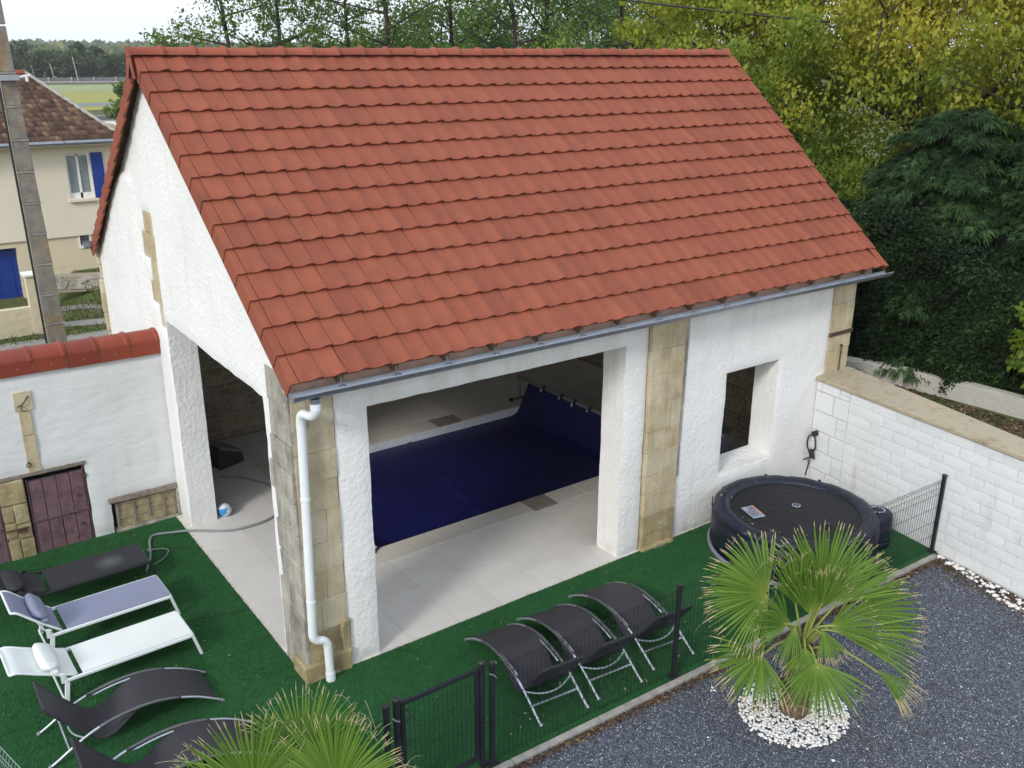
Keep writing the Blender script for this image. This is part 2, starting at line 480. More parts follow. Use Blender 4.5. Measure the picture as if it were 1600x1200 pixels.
# ------------------------------------------------------------------ terrace floor and pool shell
t = NT('floor_tile'); c = t.coord('Position'); rnd = t.n('ObjectInfo').outputs['Random']
fc = t.mix(rnd, (.62, .595, .55), (.69, .665, .625))
fc = t.mix(t.math('MULTIPLY', t.ramp(t.noise(c, 3.5, 6, .6), [(.4, (0, 0, 0)), (.75, (1, 1, 1))]), .35), fc, (.54, .49, .44))
t.bsdf(fc, t.ramp(t.noise(c, 9, 4), [(.3, (.42, .42, .42)), (.7, (.6, .6, .6))]), 0, t.bump(t.noise(c, 120, 3), .08, .004), .4)
M['ftile'] = t.m
t = NT('coping_stone'); c = t.coord('Position'); rnd = t.n('ObjectInfo').outputs['Random']
fc = t.mix(rnd, (.53, .48, .41), (.60, .56, .51))
fc = t.mix(t.math('MULTIPLY', t.ramp(t.noise(c, 6, 6, .6), [(.4, (0, 0, 0)), (.75, (1, 1, 1))]), .4), fc, (.60, .57, .52))
t.bsdf(fc, .7, 0, t.bump(t.noise(c, 60, 4), .2, .006), .3)
M['coping'] = t.m
M['coping_dark'] = simple('brown_coping_stone', (.27, .22, .19), .75, 0, .2, 9, .2, 60)
M['grout'] = simple('grout', (.36, .30, .25), .9)
M['pool_white'] = simple('pool_wall', (.62, .66, .70), .5)
fl = MB()
PX0, PX1, PY0, PY1 = 1.83, 6.78, 1.97, 5.02
for x0, x1, y0, y1 in ((-.012, 9.2, -.012, PY0), (-.012, PX0, PY0, PY1), (PX1, 9.2, PY0, PY1), (-.012, 9.2, PY1, 6.66)):
    fl.box(x0, x1, y0, y1, -.16, .006)
fl = fl.build('terrace', M['grout']); struct(fl)
def tile_zone(x0, x1, y0, y1, w=.6, l=.9, off=0.0):
    k = 0; x = x0
    while x < x1-.02:
        xe = min(x+w, x1); y = y0-(.45 if k % 2 else 0)-off
        while y < y1-.02:
            a, b = max(y, y0), min(y+l, y1)
            if b-a > .03:
                mb = MB().box(x+.0022, xe-.0022, a+.0022, b-.0022, -.01, .0125)
                mb.build('floor_tile', M['ftile'], fl, bevel=.0012)
            y += l
        x += w; k += 1
tile_zone(-.010, 8.9, -.010, 1.62)
tile_zone(-.010, 1.48, 1.62, 6.6, off=.3)
tile_zone(1.48, 8.9, 5.37, 6.6)
tile_zone(7.13, 8.9, 1.62, 5.37)
def coping_row(a0, a1, f, darks, step=.52):
    a = a0
    while a < a1-.02:
        b = min(a+step, a1)
        dk = [d for d in darks if abs(d[0]-a) < .3]
        if dk: b = min(a+dk[0][1], a1)
        x0, x1, y0, y1 = f(a, b)
        MB().box(x0+.0025, x1-.0025, y0+.0025, y1-.0025, -.02, .020).build('coping_stone', M['coping_dark' if dk else 'coping'], fl, bevel=.003)
        a = b
coping_row(1.48, 7.13, lambda a, b: (a, b, 1.62, PY0-.0), [(4.14, .42)])
coping_row(1.48, 7.13, lambda a, b: (a, b, PY1, 5.37), [(4.6, .5)])
coping_row(PY0, PY1, lambda a, b: (1.48, PX0, a, b), [])
coping_row(PY0, PY1, lambda a, b: (PX1, 7.13, a, b), [])
mb = MB()
PX0, PX1, PY0, PY1 = PX0+.004, PX1-.004, PY0+.004, PY1-.004
mb.add([(PX0, PY0, -1.3), (PX1, PY0, -1.3), (PX1, PY1, -1.3), (PX0, PY1, -1.3), (PX0, PY0, .003), (PX1, PY0, .003), (PX1, PY1, .003), (PX0, PY1, .003)],
       [(0, 1, 2, 3), (0, 4, 5, 1), (1, 5, 6, 2), (2, 6, 7, 3), (3, 7, 4, 0)])
struct(mb.build('pool_basin', M['pool_white'], fixn=False))

# ================================================================== BARN
barn = empty('barn', (0, 0, 0), 0, 'white rendered barn with orange-red tiled roof standing over the pool', 'barn')

def nz(p, s, o=0.0): return noise.noise(Vector((p[0]*s+o, p[1]*s-o, p[2]*s+o*.7)))

def wall_panel(name, us, vs, inside, thick, to3, mat, parent, vmax=None, rough=.007, nd=3, extra=None, round_=.016):
    nu, nv = len(us), len(vs)
    ok = [[inside((us[i]+us[i+1])/2, (vs[j]+vs[j+1])/2) and (vmax is None or vs[j] < vmax((us[i]+us[i+1])/2)) for j in range(nv-1)] for i in range(nu-1)]
    def cell(i, j): return 0 <= i < nu-1 and 0 <= j < nv-1 and ok[i][j]
    vid = {}; V = []; Fc = []
    def bnd(i, j):
        c = [cell(i-1, j-1), cell(i, j-1), cell(i-1, j), cell(i, j)]
        return not all(c)
    def vert(i, j, k):
        key = (i, j, k)
        if key in vid: return vid[key]
        u, v = us[i], vs[j]
        if vmax is not None: v = min(v, vmax(u))
        d = thick*k/nd
        b = bnd(i, j)
        p0 = to3(u, v, d)
        if b and v > .01:
            u += rough*1.1*nz(p0, 4.0, 1)+rough*.5*nz(p0, 13, 4); v += rough*1.1*nz(p0, 4.0, 7)
        if k == 0:
            d += rough*1.2*nz(p0, 1.6, 11)+rough*.7*nz(p0, 6, 3)+(round_ if b else 0)
            if extra: d += extra(u, v)
        vid[key] = len(V); V.append(to3(u, v, d)); return vid[key]
    for i in range(nu-1):
        for j in range(nv-1):
            if not ok[i][j]: continue
            Fc.append((vert(i, j, 0), vert(i+1, j, 0), vert(i+1, j+1, 0), vert(i, j+1, 0)))
            Fc.append((vert(i, j, nd), vert(i, j+1, nd), vert(i+1, j+1, nd), vert(i+1, j, nd)))
            for (di, dj, a, b) in ((-1, 0, (i, j), (i, j+1)), (1, 0, (i+1, j), (i+1, j+1)), (0, -1, (i, j), (i+1, j)), (0, 1, (i, j+1), (i+1, j+1))):
                if not cell(i+di, j+dj):
                    for k in range(nd):
                        Fc.append((vert(*a, k), vert(*b, k), vert(*b, k+1), vert(*a, k+1)))
    mb = MB(); mb.v = V; mb.f = Fc
    me = mb.mesh(name, mat, smooth=True)
    smooth_angle(me, 50)
    return link(name, me, parent)

def stone(mb_box, name, mat, parent, j=.006, bevel=.008):
    x0, x1, y0, y1, z0, z1 = mb_box
    return MB().box(x0, x1, y0, y1, z0, z1, j).build(name, mat, parent, bevel=bevel, segs=2)

# front wall (faces -Y)
def in_front(u, v):
    if u < .455 or 4.50 < u < 5.075 or u > 8.0: return False
    if .80 < u < 4.15 and v < 2.80: return False
    if 5.93 < u < 6.965 and .69 < v < 2.11: return False
    return True
us = lines([.455, .80, 4.15, 4.50, 5.075, 5.93, 6.965, 8.0], .065); vs = lines([0, .69, 2.11, 2.80, 3.36], .065)
wall_panel('front_wall', us, vs, in_front, .40, lambda u, v, d: (u, d, v), M['stucco'], barn)
# sloping window sill
sill = MB().add([(5.935, .004, .665), (6.96, .004, .665), (6.96, .39, .735), (5.935, .39, .735), (5.935, .004, .60), (6.96, .004, .60), (6.96, .39, .60), (5.935, .39, .60)],
         [(0, 1, 2, 3), (4, 7, 6, 5), (0, 4, 5, 1), (1, 5, 6, 2), (2, 6, 7, 3), (3, 7, 4, 0)])
sill.build('window_sill', M['stucco'], barn, bevel=.01)

def pillar(name, x0, x1, yf, z1, mats, seed, zbase=-.03, core_d=.42):
    rr = random.Random(seed)
    core = MB().box(x0+.012, x1-.012, yf+.009, core_d, zbase, z1-.02).build(name, M['mortar'], barn)
    z = zbase
    while z < z1-.05:
        h = min(rr.uniform(.24, .37), z1-z)
        if z1-z-h < .12: h = z1-z
        cut = rr.choice([None, None, .38, .55, .66])
        xs = [x0, x1] if cut is None else [x0, x0+(x1-x0)*cut, x1]
        for a, b in zip(xs[:-1], xs[1:]):
            pr = rr.uniform(-.006, .008)
            m = mats[2] if (z < .3) else (mats[0] if rr.random() < .8 else mats[1])
            stone((a+.0012, b-.0012, yf-pr, yf+.16, z+.0012, z+h-.0012), 'stone', M[m], core, .003, .004)
        z += h
    return core
p1 = pillar('corner_pillar', .028, .445, 0.0, 3.26, ('lime', 'lime', 'lime_moss'), 3)
p2 = pillar('middle_pillar', 4.515, 5.065, -.045, 3.26, ('lime', 'lime', 'lime_moss'), 8)
p3 = pillar('right_pillar', 8.005, 8.50, .0, 3.26, ('lime', 'lime', 'lime_dark'), 12, 0.0, .5)
# weathered side of the corner pillar (faces -X) and grey strip beside the middle pillar
rr = random.Random(5); z = -.03
while z < 3.26:
    h = min(rr.uniform(.26, .40), 3.26-z)
    if 3.26-z-h < .12: h = 3.26-z
    stone((.0-rr.uniform(-.004, .012), .030, .006, .505+rr.uniform(-.04, .06), z+.002, z+h-.002), 'side_stone', M['lime_dark'], p1, .005, .006)
    z += h
z = 0.9
while z < 3.2:
    h = rr.uniform(.3, .5); h = min(h, 3.24-z)
    stone((5.067, 5.067+.055+.04*(z-.9)/2.3, -.022, .1, z+.002, z+h-.002), 'side_stone', M['lime_dark'], p2, .005, .006)
    z += h
# broken foot stones under the corner pillar
for bx_ in ((-.05, .20, -.05, .30, -.05, .19), (.22, .47, -.045, .2, -.05, .24), (.36, .475, -.03, .2, .2, .56)):
    stone(bx_, 'foot_stone', M['lime_moss'], p1, .02, .02)
for k, bx_ in enumerate(((4.515, 4.72, -.075, .1, -.04, .05), (4.70, 4.93, -.085, .1, -.04, .06), (4.92, 5.07, -.07, .1, -.04, .05))):
    stone(bx_, 'foot_stone', M['lime_moss'], p2, .015, .015)
# iron tie bar and iron rod on the right pillar
MB().box(7.99, 8.52, -.022, .0, 2.245, 2.30).build('tie_bar', M['iron'], barn, bevel=.004)
MB().tube([(8.27, -.03, 1.72), (8.275, -.03, 2.08)], .011, 6).tube([(8.262, -.03, 1.985), (8.29, -.03, 1.985)], .014, 6).tube([(8.276, -.03, 2.07), (8.276, -.03, 2.10)], .02, 6).build('iron_rod', M['iron'], barn)

# roof geometry
RW, RL, XB = .225, .327, .008
CS, SN = .809, .588
def rp(x, s, h=0.0, back=False):
    y = -.307+CS*s-SN*h; z = 3.278+SN*s+CS*h-.055*max(0, min(1.1, x/8.66))*(1-s/4.6)
    if back: y = 6.80-y
    return Vector((x, y, z))
def xend(s): return XB+RW*(38+2.75*s/4.25)        # the right end of the roof runs askew
def roof_under(y):
    s = (y+.32)/CS if y < 3.4 else (6.80-y+.32)/CS
    return 3.262+SN*s-.035

# left gable (faces -X, slightly out of square)
def gx3(u, v, d): return (.015*u+d, u, v)
blocks = [(4.03, 4.43, 3.90, 4.17), (3.96, 4.56, 3.58, 3.90), (3.98, 4.30, 3.30, 3.58), (3.99, 4.46, 3.03, 3.30), (3.96, 4.16, 2.76, 3.03)]
def in_gable(u, v):
    if u < .50 and v < 3.15: return False
    if u < .06: return False
    if .665 < u < 3.93 and v < 2.87: return False
    for a, b, c_, d_ in blocks:
        if a < u < b and c_ < v < d_: return False
    return u < 7.06
us = lines([.0, .06, .50, .665, 3.93, 3.96, 4.03, 4.16, 4.30, 4.43, 4.56, 7.06], .07)
vs = lines([0, 2.76, 2.87, 3.03, 3.15, 3.30, 3.58, 3.90, 4.17, 6.1], .07)
def bulge(u, v):
    f = max(0, min(1, (u-4.62)/.10))*max(0, min(1, (4.60-.35*max(0, u-5.2)-v)/.12))
    return -.045*f*f*(3-2*f)
gable = wall_panel('gable_wall', us, vs, in_gable, .36, gx3, M['stucco_gable'], barn, vmax=roof_under, rough=.008, extra=bulge)
for a, b, c_, d_ in blocks:
    y0, y1 = a+.003, b-.003
    MB().box(.015*a+.028, .015*a+.2, y0, y1, c_+.003, d_-.003, .003).build('gable_stone', M['lime'], gable, bevel=.006)
rr = random.Random(21); z = 0.1
while z < 3.15:
    h = rr.uniform(.2, .34)
    stone((.04+rr.uniform(-.03, .01), .42, 7.04, 7.085+rr.uniform(0, .05), z, z+h-.006), 'gable_stone', M['lime'], gable, .012, .015)
    z += h
# right gable askew, back wall
us = lines([.45, 7.06], .3); vs = lines([0, 6.2], .3)
wall_panel('right_gable_wall', us, vs, lambda u, v: True, .36, lambda u, v, d: (8.50+.155*u-d, u, v), M['mortar'], barn, vmax=roof_under, rough=.004)
MB().box(.32, 9.5, 6.66, 7.04, 0, 3.42).build('back_wall', M['mortar'], barn)

# rubble stones inside (only where the openings show them)
def rubble(org, du, dn, u0, u1, v0, v1, parent, seed):
    rr = random.Random(seed); org, du, dn = Vector(org), Vector(du), Vector(dn)
    v = v0
    while v < v1:
        h = rr.uniform(.10, .17); u = u0-rr.uniform(0, .2)
        while u < u1:
            w = rr.uniform(.16, .38)
            hh_ = h*rr.uniform(.8, 1.0)
            c_ = org+du*(u+w/2)+Vector((0, 0, v+h/2))
            mb = MB().obox(c_-dn*.02, du*(w/2-.012), dn*.045, Vector((0, 0, hh_/2-.008)))
            mb.v = [(p[0]+rr.uniform(-.012, .012), p[1]+rr.uniform(-.012, .012), p[2]+rr.uniform(-.012, .012)) for p in mb.v]
            mb.build('rubble_stone', M['rubble'], parent, bevel=.014)
            u += w
        v += h
bwl = [o for o in barn.children if o.name.startswith('back_wall')][0]
rgl = [o for o in barn.children if o.name.startswith('right_gable')][0]
rubble((0, 6.66, 0), (1, 0, 0), (0, -1, 0), .7, 3.1, 0, 2.2, bwl, 4)
rubble((8.14, 0, 0), (.153, .988, 0), (-.988, .153, 0), 1.2, 5.0, 0, 1.9, rgl, 6)

# roof: boards, tiles, verges, ridge
roof = MB()
for back in (False, True):
    Pq = [rp(.0, .12, -.02, back), rp(xend(0), .12, -.02, back), rp(xend(4.6), 4.6, -.02, back), rp(.0, 4.6, -.02, back)]
    Qq = [p-Vector((0, 0, .03)) for p in Pq]
    roof.add(Pq+Qq, [(0, 1, 2, 3), (7, 6, 5, 4), (0, 4, 5, 1), (1, 5, 6, 2), (2, 6, 7, 3), (3, 7, 4, 0)])
roof = roof.build('roof', simple('roof_underlay', (.085, .050, .030), .95), barn)

def tile_mesh(w):
    n = 8; prof = []
    for i in range(n+1):
        q = i/n
        prof.append(.009*math.cos(q*math.pi)**2*(1 if q < .5 else 0)+(.0 if q < .42 else .030*(.5-.5*math.cos(math.pi*min(1, (q-.42)/.44))))-(.004 if q > .93 else 0))
    L = .385
    st = [(L, .22, .004), (.10, .60, .024), (.012, 1.0, .030), (0, 1.0, .0265)]      # distance up the slope, profile strength, height
    mb = MB()
    P = [[(w*i/n, y, h+prof[i]*k) for i in range(n+1)] for y, k, h in st]
    mb.grid(P)
    mb.grid([P[-1], [(p[0], p[1]+.002, p[2]-.020) for p in P[-1]]])
    for i in (0, n):
        mb.grid([[P[q][i] for q in range(4)], [(P[q][i][0], P[q][i][1], P[q][i][2]-.018) for q in range(4)]])
    return mb
def frame(back):
    X = Vector((1, 0, 0)); Yv = Vector((0, CS, SN)); Z = Vector((0, -SN, CS))
    if back: X, Yv, Z = Vector((-1, 0, 0)), Vector((0, -CS, SN)), Vector((0, SN, CS))
    return Matrix((X, Yv, Z)).transposed().to_4x4()
def shade_tile(me):
    smooth_angle(me, 35); return me
tile_me = shade_tile(tile_mesh(RW-.0085).mesh('roof_tile', M['terra'], merge=True))
verge_me = MB()
verge_me.box(-.088, -.003, 0, .36, .012, .030); verge_me.box(-.092, -.074, 0, .355, -.150, .012)
for i, p in enumerate(verge_me.v):                      # upper end tucked under the next one
    if p[1] > .2: verge_me.v[i] = (p[0]+(.010 if p[0] < -.07 else 0), p[1], p[2]-.026)
verge_me = verge_me.mesh('verge_tile', M['terra'], bevel=.003)
verge_r = MB(); verge_r.box(.002, .115, 0, .36, .022, .042); verge_r.box(.097, .115, 0, .36, -.07, .022)
for i, p in enumerate(verge_r.v):
    if p[1] > .2: verge_r.v[i] = (p[0], p[1], p[2]-.018)
verge_r = verge_r.mesh('verge_tile', M['terra'], bevel=.003)
camp = cam.matrix_world.translation
spots = []
for r in range(14):
    s = r*RL; nt_ = (xend(s+.15)-XB)/RW
    for c_ in range(int(math.ceil(nt_))):
        fr = min(1, nt_-c_)
        if fr < .12: continue
        spots.append((r, c_, fr))
spots.sort(key=lambda q: (rp(XB+q[1]*RW, q[0]*RL)-camp).length)
FR = frame(False)
def tmat(r, c_, fr, back=False, jit=True):
    rr_ = random.Random(r*101+c_)
    m = (frame(back) if back else FR).copy()
    p = rp(XB+c_*RW, r*RL, 0, back)
    if back: p.x += RW
    m = Matrix.Translation(p+Vector((rr_.uniform(-.0012, .0012), 0, rr_.uniform(-.002, .002)))) @ m
    return m @ Matrix.Rotation(rr_.uniform(-.008, .008), 4, 'Z') @ Matrix.Diagonal((fr, 1, 1, 1))
for q in spots[:300]:
    link('roof_tile', tile_me, roof, False, tmat(*q))
def join_tiles(name, me, mats_, mat):
    co = np.empty(len(me.vertices)*3, np.float32); me.vertices.foreach_get('co', co); co = co.reshape(-1, 3)
    co4 = np.c_[co, np.ones(len(co))]
    polys = [list(p.vertices) for p in me.polygons if len(p.vertices) == 4]
    F0 = np.array(polys); Vs = []; Fs = []; A = []
    for i, m in enumerate(mats_):
        Vs.append((np.array(m) @ co4.T).T[:, :3]); Fs.append(F0+i*len(co)); A.append(np.full(len(co), random.random()))
    return np_mesh(name, np.concatenate(Vs), np.concatenate(Fs), mat, {'rnd': np.concatenate(A)}, smooth=False)
me = join_tiles('far_roof_tiles', tile_me, [tmat(*q) for q in spots[300:]], M['terra'])
smooth_angle(me, 35)
tag(link('far_roof_tiles', me, roof), kind='stuff')
me = join_tiles('back_roof_tiles', tile_me, [tmat(r, c_, 1, True) for r in range(14) for c_ in range(int((xend(r*RL)-XB)/RW))], M['terra'])
tag(link('back_roof_tiles', me, roof), kind='stuff')
for r in range(14):
    link('verge_tile', verge_me, roof, False, Matrix.Translation(rp(XB, r*RL)) @ FR)
    a = Matrix.Translation(rp(xend(r*RL+.1)-.02, r*RL)) @ FR @ Matrix.Rotation(-.145, 4, 'Z')
    link('verge_tile', verge_r, roof, False, a)
    mb_ = Matrix.Translation(rp(XB+.012*(14-r)*.265, r*RL, 0, True)) @ frame(True) @ Matrix.Diagonal((-1, 1, 1, 1))
    link('verge_tile', verge_me, roof, False, mb_)
# timber under the back verge
MB().add([rp(-.02, .1, -.13, True), rp(-.06, 4.4, -.13, True), rp(-.06, 4.4, -.03, True), rp(-.02, .1, -.03, True),
          rp(.0, .1, -.13, True), rp(-.04, 4.4, -.13, True), rp(-.04, 4.4, -.03, True), rp(.0, .1, -.03, True)],
         [(0, 1, 2, 3), (4, 7, 6, 5), (0, 4, 5, 1), (1, 5, 6, 2), (2, 6, 7, 3), (3, 7, 4, 0)]).build('verge_board', M['wood_dark'], roof)
# ridge
apex = rp(0, 4.6).z
rmb = MB(); n = 12; P = []
for xq, rad in ((0, .088), (.30, .090), (.315, .107), (.335, .112), (.352, .107), (.365, .090)):
    P.append([(xq, math.cos(math.pi*i/n)*rad*1.08, math.sin(math.pi*i/n)*rad*.92) for i in range(n+1)])
rmb.grid(P); rmb.grid([[ (p[0], p[1]*1, p[2]) for p in P[0]], [(p[0], p[1]*.82, p[2]*.82) for p in P[0]]])
ridge_me = rmb.mesh('ridge_tile', M['terra_ridge'], merge=True); smooth_angle(ridge_me, 50)
x = -.10
k = 0
while x < xend(4.6)-.05:
    link('ridge_tile', ridge_me, roof, False, Matrix.Translation((x, 3.40, apex-.022+random.uniform(-.004, .004)+.012*x/9)) @ Matrix.Rotation(random.uniform(-.008, .008), 4, 'Z'))
    x += .345; k += 1
MB().prism([(3.31, apex-.03), (3.49, apex-.03), (3.475, apex+.035), (3.44, apex+.062), (3.36, apex+.062), (3.325, apex+.035)], -.118, -.10, 'x').build('ridge_end', M['terra_ridge'], roof, bevel=.003)
MB().add([(-.112, 3.31, apex-.02), (-.112, 3.49, apex-.02), (-.112, 3.58, apex-.26), (-.112, 3.50, apex-.26), (-.112, 3.40, apex-.12), (-.112, 3.30, apex-.26), (-.112, 3.22, apex-.26)], [(0, 1, 2, 3, 4, 5, 6)]).add(
    [(-.096, 3.31, apex-.02), (-.096, 3.49, apex-.02), (-.096, 3.58, apex-.26), (-.096, 3.50, apex-.26), (-.096, 3.40, apex-.12), (-.096, 3.30, apex-.26), (-.096, 3.22, apex-.26)], [(6, 5, 4, 3, 2, 1, 0)]).build('ridge_end', M['terra_ridge'], roof, fixn=False)

# eave: fascia, rafter tails, gutter with hooks, downpipe
def ez(x): return -.055*x/8.66
MB().add([(-.03, -.045, 3.13), (8.6, -.045, 3.08), (8.6, -.045, 3.36), (-.03, -.045, 3.42), (-.03, -.005, 3.13), (8.6, -.005, 3.08), (8.6, -.005, 3.36), (-.03, -.005, 3.42)],
         [(0, 1, 2, 3), (4, 7, 6, 5), (0, 4, 5, 1), (1, 5, 6, 2), (2, 6, 7, 3), (3, 7, 4, 0)]).build('fascia_board', M['wood_pale'], barn)
MB().add([(-.03, -.14, 3.15), (8.6, -.14, 3.10), (8.6, -.14, 3.18), (-.03, -.14, 3.23), (-.03, -.047, 3.15), (8.6, -.047, 3.10), (8.6, -.047, 3.20), (-.03, -.047, 3.25)],
         [(0, 1, 2, 3), (4, 7, 6, 5), (0, 4, 5, 1), (1, 5, 6, 2), (2, 6, 7, 3), (3, 7, 4, 0)]).build('eave_board', M['wood_pink'], barn)
x = .42
while x < 8.6:
    dz = ez(x)
    MB().prism([(-.265, 3.245+dz), (-.235, 3.205+dz), (-.05, 3.30+dz), (-.05, 3.40+dz), (-.265, 3.285+dz)], x-.028, x+.028, 'x').build('rafter_tail', M['wood_dark'], barn, bevel=.004)
    x += .56
gut = MB(); n = 10
for rad in (.066, .062):
    gut.grid([[(xx, -.340+rad*math.cos(math.pi+math.pi*i/n), 3.205+dz+rad*math.sin(math.pi+math.pi*i/n)) for i in range(n+1)] for xx, dz in ((-.085, 0), (4.4, ez(4.4)*.8), (8.70, ez(8.7)*.85))])
gut.tube([(-.085, -.407, 3.207), (4.4, -.407, 3.207+ez(4.4)*.8), (8.70, -.407, 3.207+ez(8.7)*.85)], .0095, 6)
gut.add([(-.086, -.340+.066*math.cos(math.pi+math.pi*i/n), 3.205+.066*math.sin(math.pi+math.pi*i/n)) for i in range(n+1)], [tuple(range(n+1))])
gutter = gut.build('gutter', M['zinc'], barn, fixn=False)
smooth_angle(gutter.data, 60)
x = .42
while x < 8.6:
    dz = ez(x)
    MB().box(x-.012, x+.012, -.40, -.27, 3.196+dz, 3.201+dz).box(x-.012, x+.012, -.275, -.26, 3.19+dz, 3.26+dz).build('gutter_hook', M['zinc'], gutter)
    x += .56
# gutter end seen past the back of the gable
gb = MB()
for rad in (.092, .086):
    gb.grid([[(xx, 7.02+rad*math.cos(math.pi+math.pi*i/n), 3.37+rad*math.sin(math.pi+math.pi*i/n)) for i in range(n+1)] for xx in (-.13, 9.4)])
gb.add([(-.131, 7.02+.092*math.cos(math.pi+math.pi*i/n), 3.37+.092*math.sin(math.pi+math.pi*i/n)) for i in range(n+1)], [tuple(range(n+1))])
gb.build('back_gutter', M['zinc'], barn, fixn=False)
MB().tube([(.13, -.335, 3.135), (.13, -.335, 3.06)], .046, 12).build('gutter_outlet', M['zinc'], gutter)
dp = spline([(.13, -.335, 3.09), (.13, -.333, 3.02), (.118, -.27, 2.95), (.092, -.13, 2.93), (.085, -.085, 2.86), (.085, -.080, 2.74)], 26)
dp += [Vector((.062, -.080, 1.7)), Vector((.040, -.080, .74))]
dp += spline([(.036, -.080, .62), (.040, -.082, .56), (.075, -.084, .515), (.135, -.086, .49), (.172, -.088, .445), (.180, -.09, .37), (.186, -.09, .0)], 26)
pipe = MB().tube(dp, .043, 14).mesh('downpipe', M['pvc']); smooth_angle(pipe, 50)
pipe = link('downpipe', pipe, barn)
for z_, x_ in ((2.05, .070), (.95, .046)):
    MB().tube([(x_, -.080, z_), (x_, -.080, z_+.03)], .048, 14).build('pipe_clip', M['pvc'], pipe)
for a_, b_ in (((.13, -.335, 3.03), (.13, -.335, 3.09)), ((.186, -.09, .0), (.186, -.09, .10))): MB().tube([a_, b_], .049, 14).build('pipe_collar', M['pvc'], pipe)

# ================================================================== GARDEN WALL ON THE LEFT (faces -Y)
WY = 4.36
gw = empty('garden_wall', (-1.5, WY, 0), 0, 'white garden wall with red tile capping, old plank door and hatch, left of the barn', 'wall')
def in_gw(u, v):
    if -2.95 < u < -1.035 and v < 1.095: return False
    if -.80 < u < .06 and v < .49: return False
    return True
us = lines([-7, -2.95, -1.035, -.80, .06, .085], .08); vs = lines([-.02, .49, 1.095, 2.36], .08)
wall_panel('render', us, vs, in_gw, .34, lambda u, v, d: (u, WY+d, v), M['stucco_wall'], gw, rough=.011)
MB().box(-7, .07, WY+.30, WY+.36, -.05, 2.3).build('wall_back', M['mortar'], gw)
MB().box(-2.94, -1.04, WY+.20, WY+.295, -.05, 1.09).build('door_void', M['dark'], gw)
# cap: flat face tile with a rounded tile on top, one unit after the other
def cap_unit(w):
    mb = MB()
    prof = [(-.035, -.01), (-.040, .155), (-.030, .165)]
    P = [[(q, a, b) for a, b in prof] for q in (0.003, w-.003)]
    mb.box(.003, w-.003, -.045, -.018, -.01, .16)
    n = 10; Q = []
    for q, rad in ((0, .17), (w-.06, .172), (w-.045, .190), (w-.012, .190), (w, .178)):
        Q.append([(q, .13-math.cos(math.pi*i/n)*rad*1.02, .15+math.sin(math.pi*i/n)*rad*.72) for i in range(n+1)])
    mb.grid(Q); mb.grid([Q[-1], [(p[0], .13+(p[1]-.13)*.85, .15+(p[2]-.15)*.85) for p in Q[-1]]])
    return mb
cap_me = cap_unit(.372).mesh('cap_tile', M['terra_cap'], merge=False); smooth_angle(cap_me, 40)
knob_me = MB().lathe([(0, .004), (.006, .003), (.008, 0)], n=8).mesh('cap_nail', M['concrete'])
x = .075-.372
while x > -5.5:
    u = link('cap_tile', cap_me, gw, True, Matrix.Translation((x, WY, 2.36+random.uniform(-.005, .005)-.012*x)) @ Matrix.Rotation(random.uniform(-.01, .01), 4, 'Z'))
    nm = bpy.data.objects.new('cap_nail', knob_me); COL.objects.link(nm); nm.parent = u
    nm.location = (.19, -.046, .07); nm.rotation_euler = (R(90), 0, 0)
    x -= .372
# mauve plank doors
t = NT('mauve_planks'); c = t.coord('Position'); rnd = t.n('ObjectInfo').outputs['Random']
pc = t.mix(rnd, (.125, .072, .085), (.175, .105, .12))
pc = t.mix(t.math('MULTIPLY', t.ramp(t.noise(c, 9, 6, .7), [(.45, (0, 0, 0)), (.66, (1, 1, 1))]), .8), pc, (.075, .045, .050))
pc = t.mix(t.math('MULTIPLY', t.ramp(t.noise(t.coord('Position', (40, 40, 3)), 1, 4), [(.5, (0, 0, 0)), (.8, (1, 1, 1))]), .35), pc, (.26, .19, .19))
t.bsdf(pc, .85, 0, t.bump(t.noise(t.coord('Position', (45, 45, 3)), 1.2, 4), .4, .01), .25)
M['mauve'] = t.m
def plank_door(x0, x1, z0, z1, n, name='plank_door', lean=0.0):
    d = MB().box(x0, x1, WY+.055, WY+.075, z0, z1).build(name, M['mauve'], gw)
    w = (x1-x0)/n
    for i in range(n):
        MB().box(x0+i*w+.004, x0+(i+1)*w-.004, WY+.022, WY+.054+random.uniform(-.004, .004), z0+random.uniform(-.02, .01), z1+random.uniform(-.008, .008), .002).build('plank', M['mauve'], d, bevel=.004)
    zz = z0+(z1-z0)*.47
    MB().box(x0-.004, x1+.004, WY+.006, WY+.021, zz-.016, zz+.016, .002).build('ledge', M['mauve'], d, bevel=.003)
    MB().box(x0-.022, x0-.003, WY+.03, WY+.09, z0, z1+.02, .003).box(x1+.003, x1+.02, WY+.03, WY+.09, z0, z1+.06, .003).build('door_frame', M['mauve'], d)
    for zz in (z0+(z1-z0)*.28, z0+(z1-z0)*.68):
        MB().tube([(x1-.09, WY+.021, zz), (x1-.09, WY+.010, zz)], .022, 8).build('iron_stud', M['iron'], d)
    MB().box(x1-.03, x1+.035, WY+.0, WY+.02, z1-.10, z1-.05).build('hinge', M['iron'], d)
    return d
plank_door(-1.70, -1.07, -.03, .985, 4)
plank_door(-2.75, -2.05, -.03, .985, 4)
MB().box(-2.96, -1.02, WY-.008, WY+.2, 1.065, 1.105, .006).build('slate_lintel', M['wood_grey'], gw, bevel=.006)
pier = MB().box(-2.02, -1.745, WY+.03, WY+.19, -.03, 1.06).build('stone_pier', M['mortar'], gw)
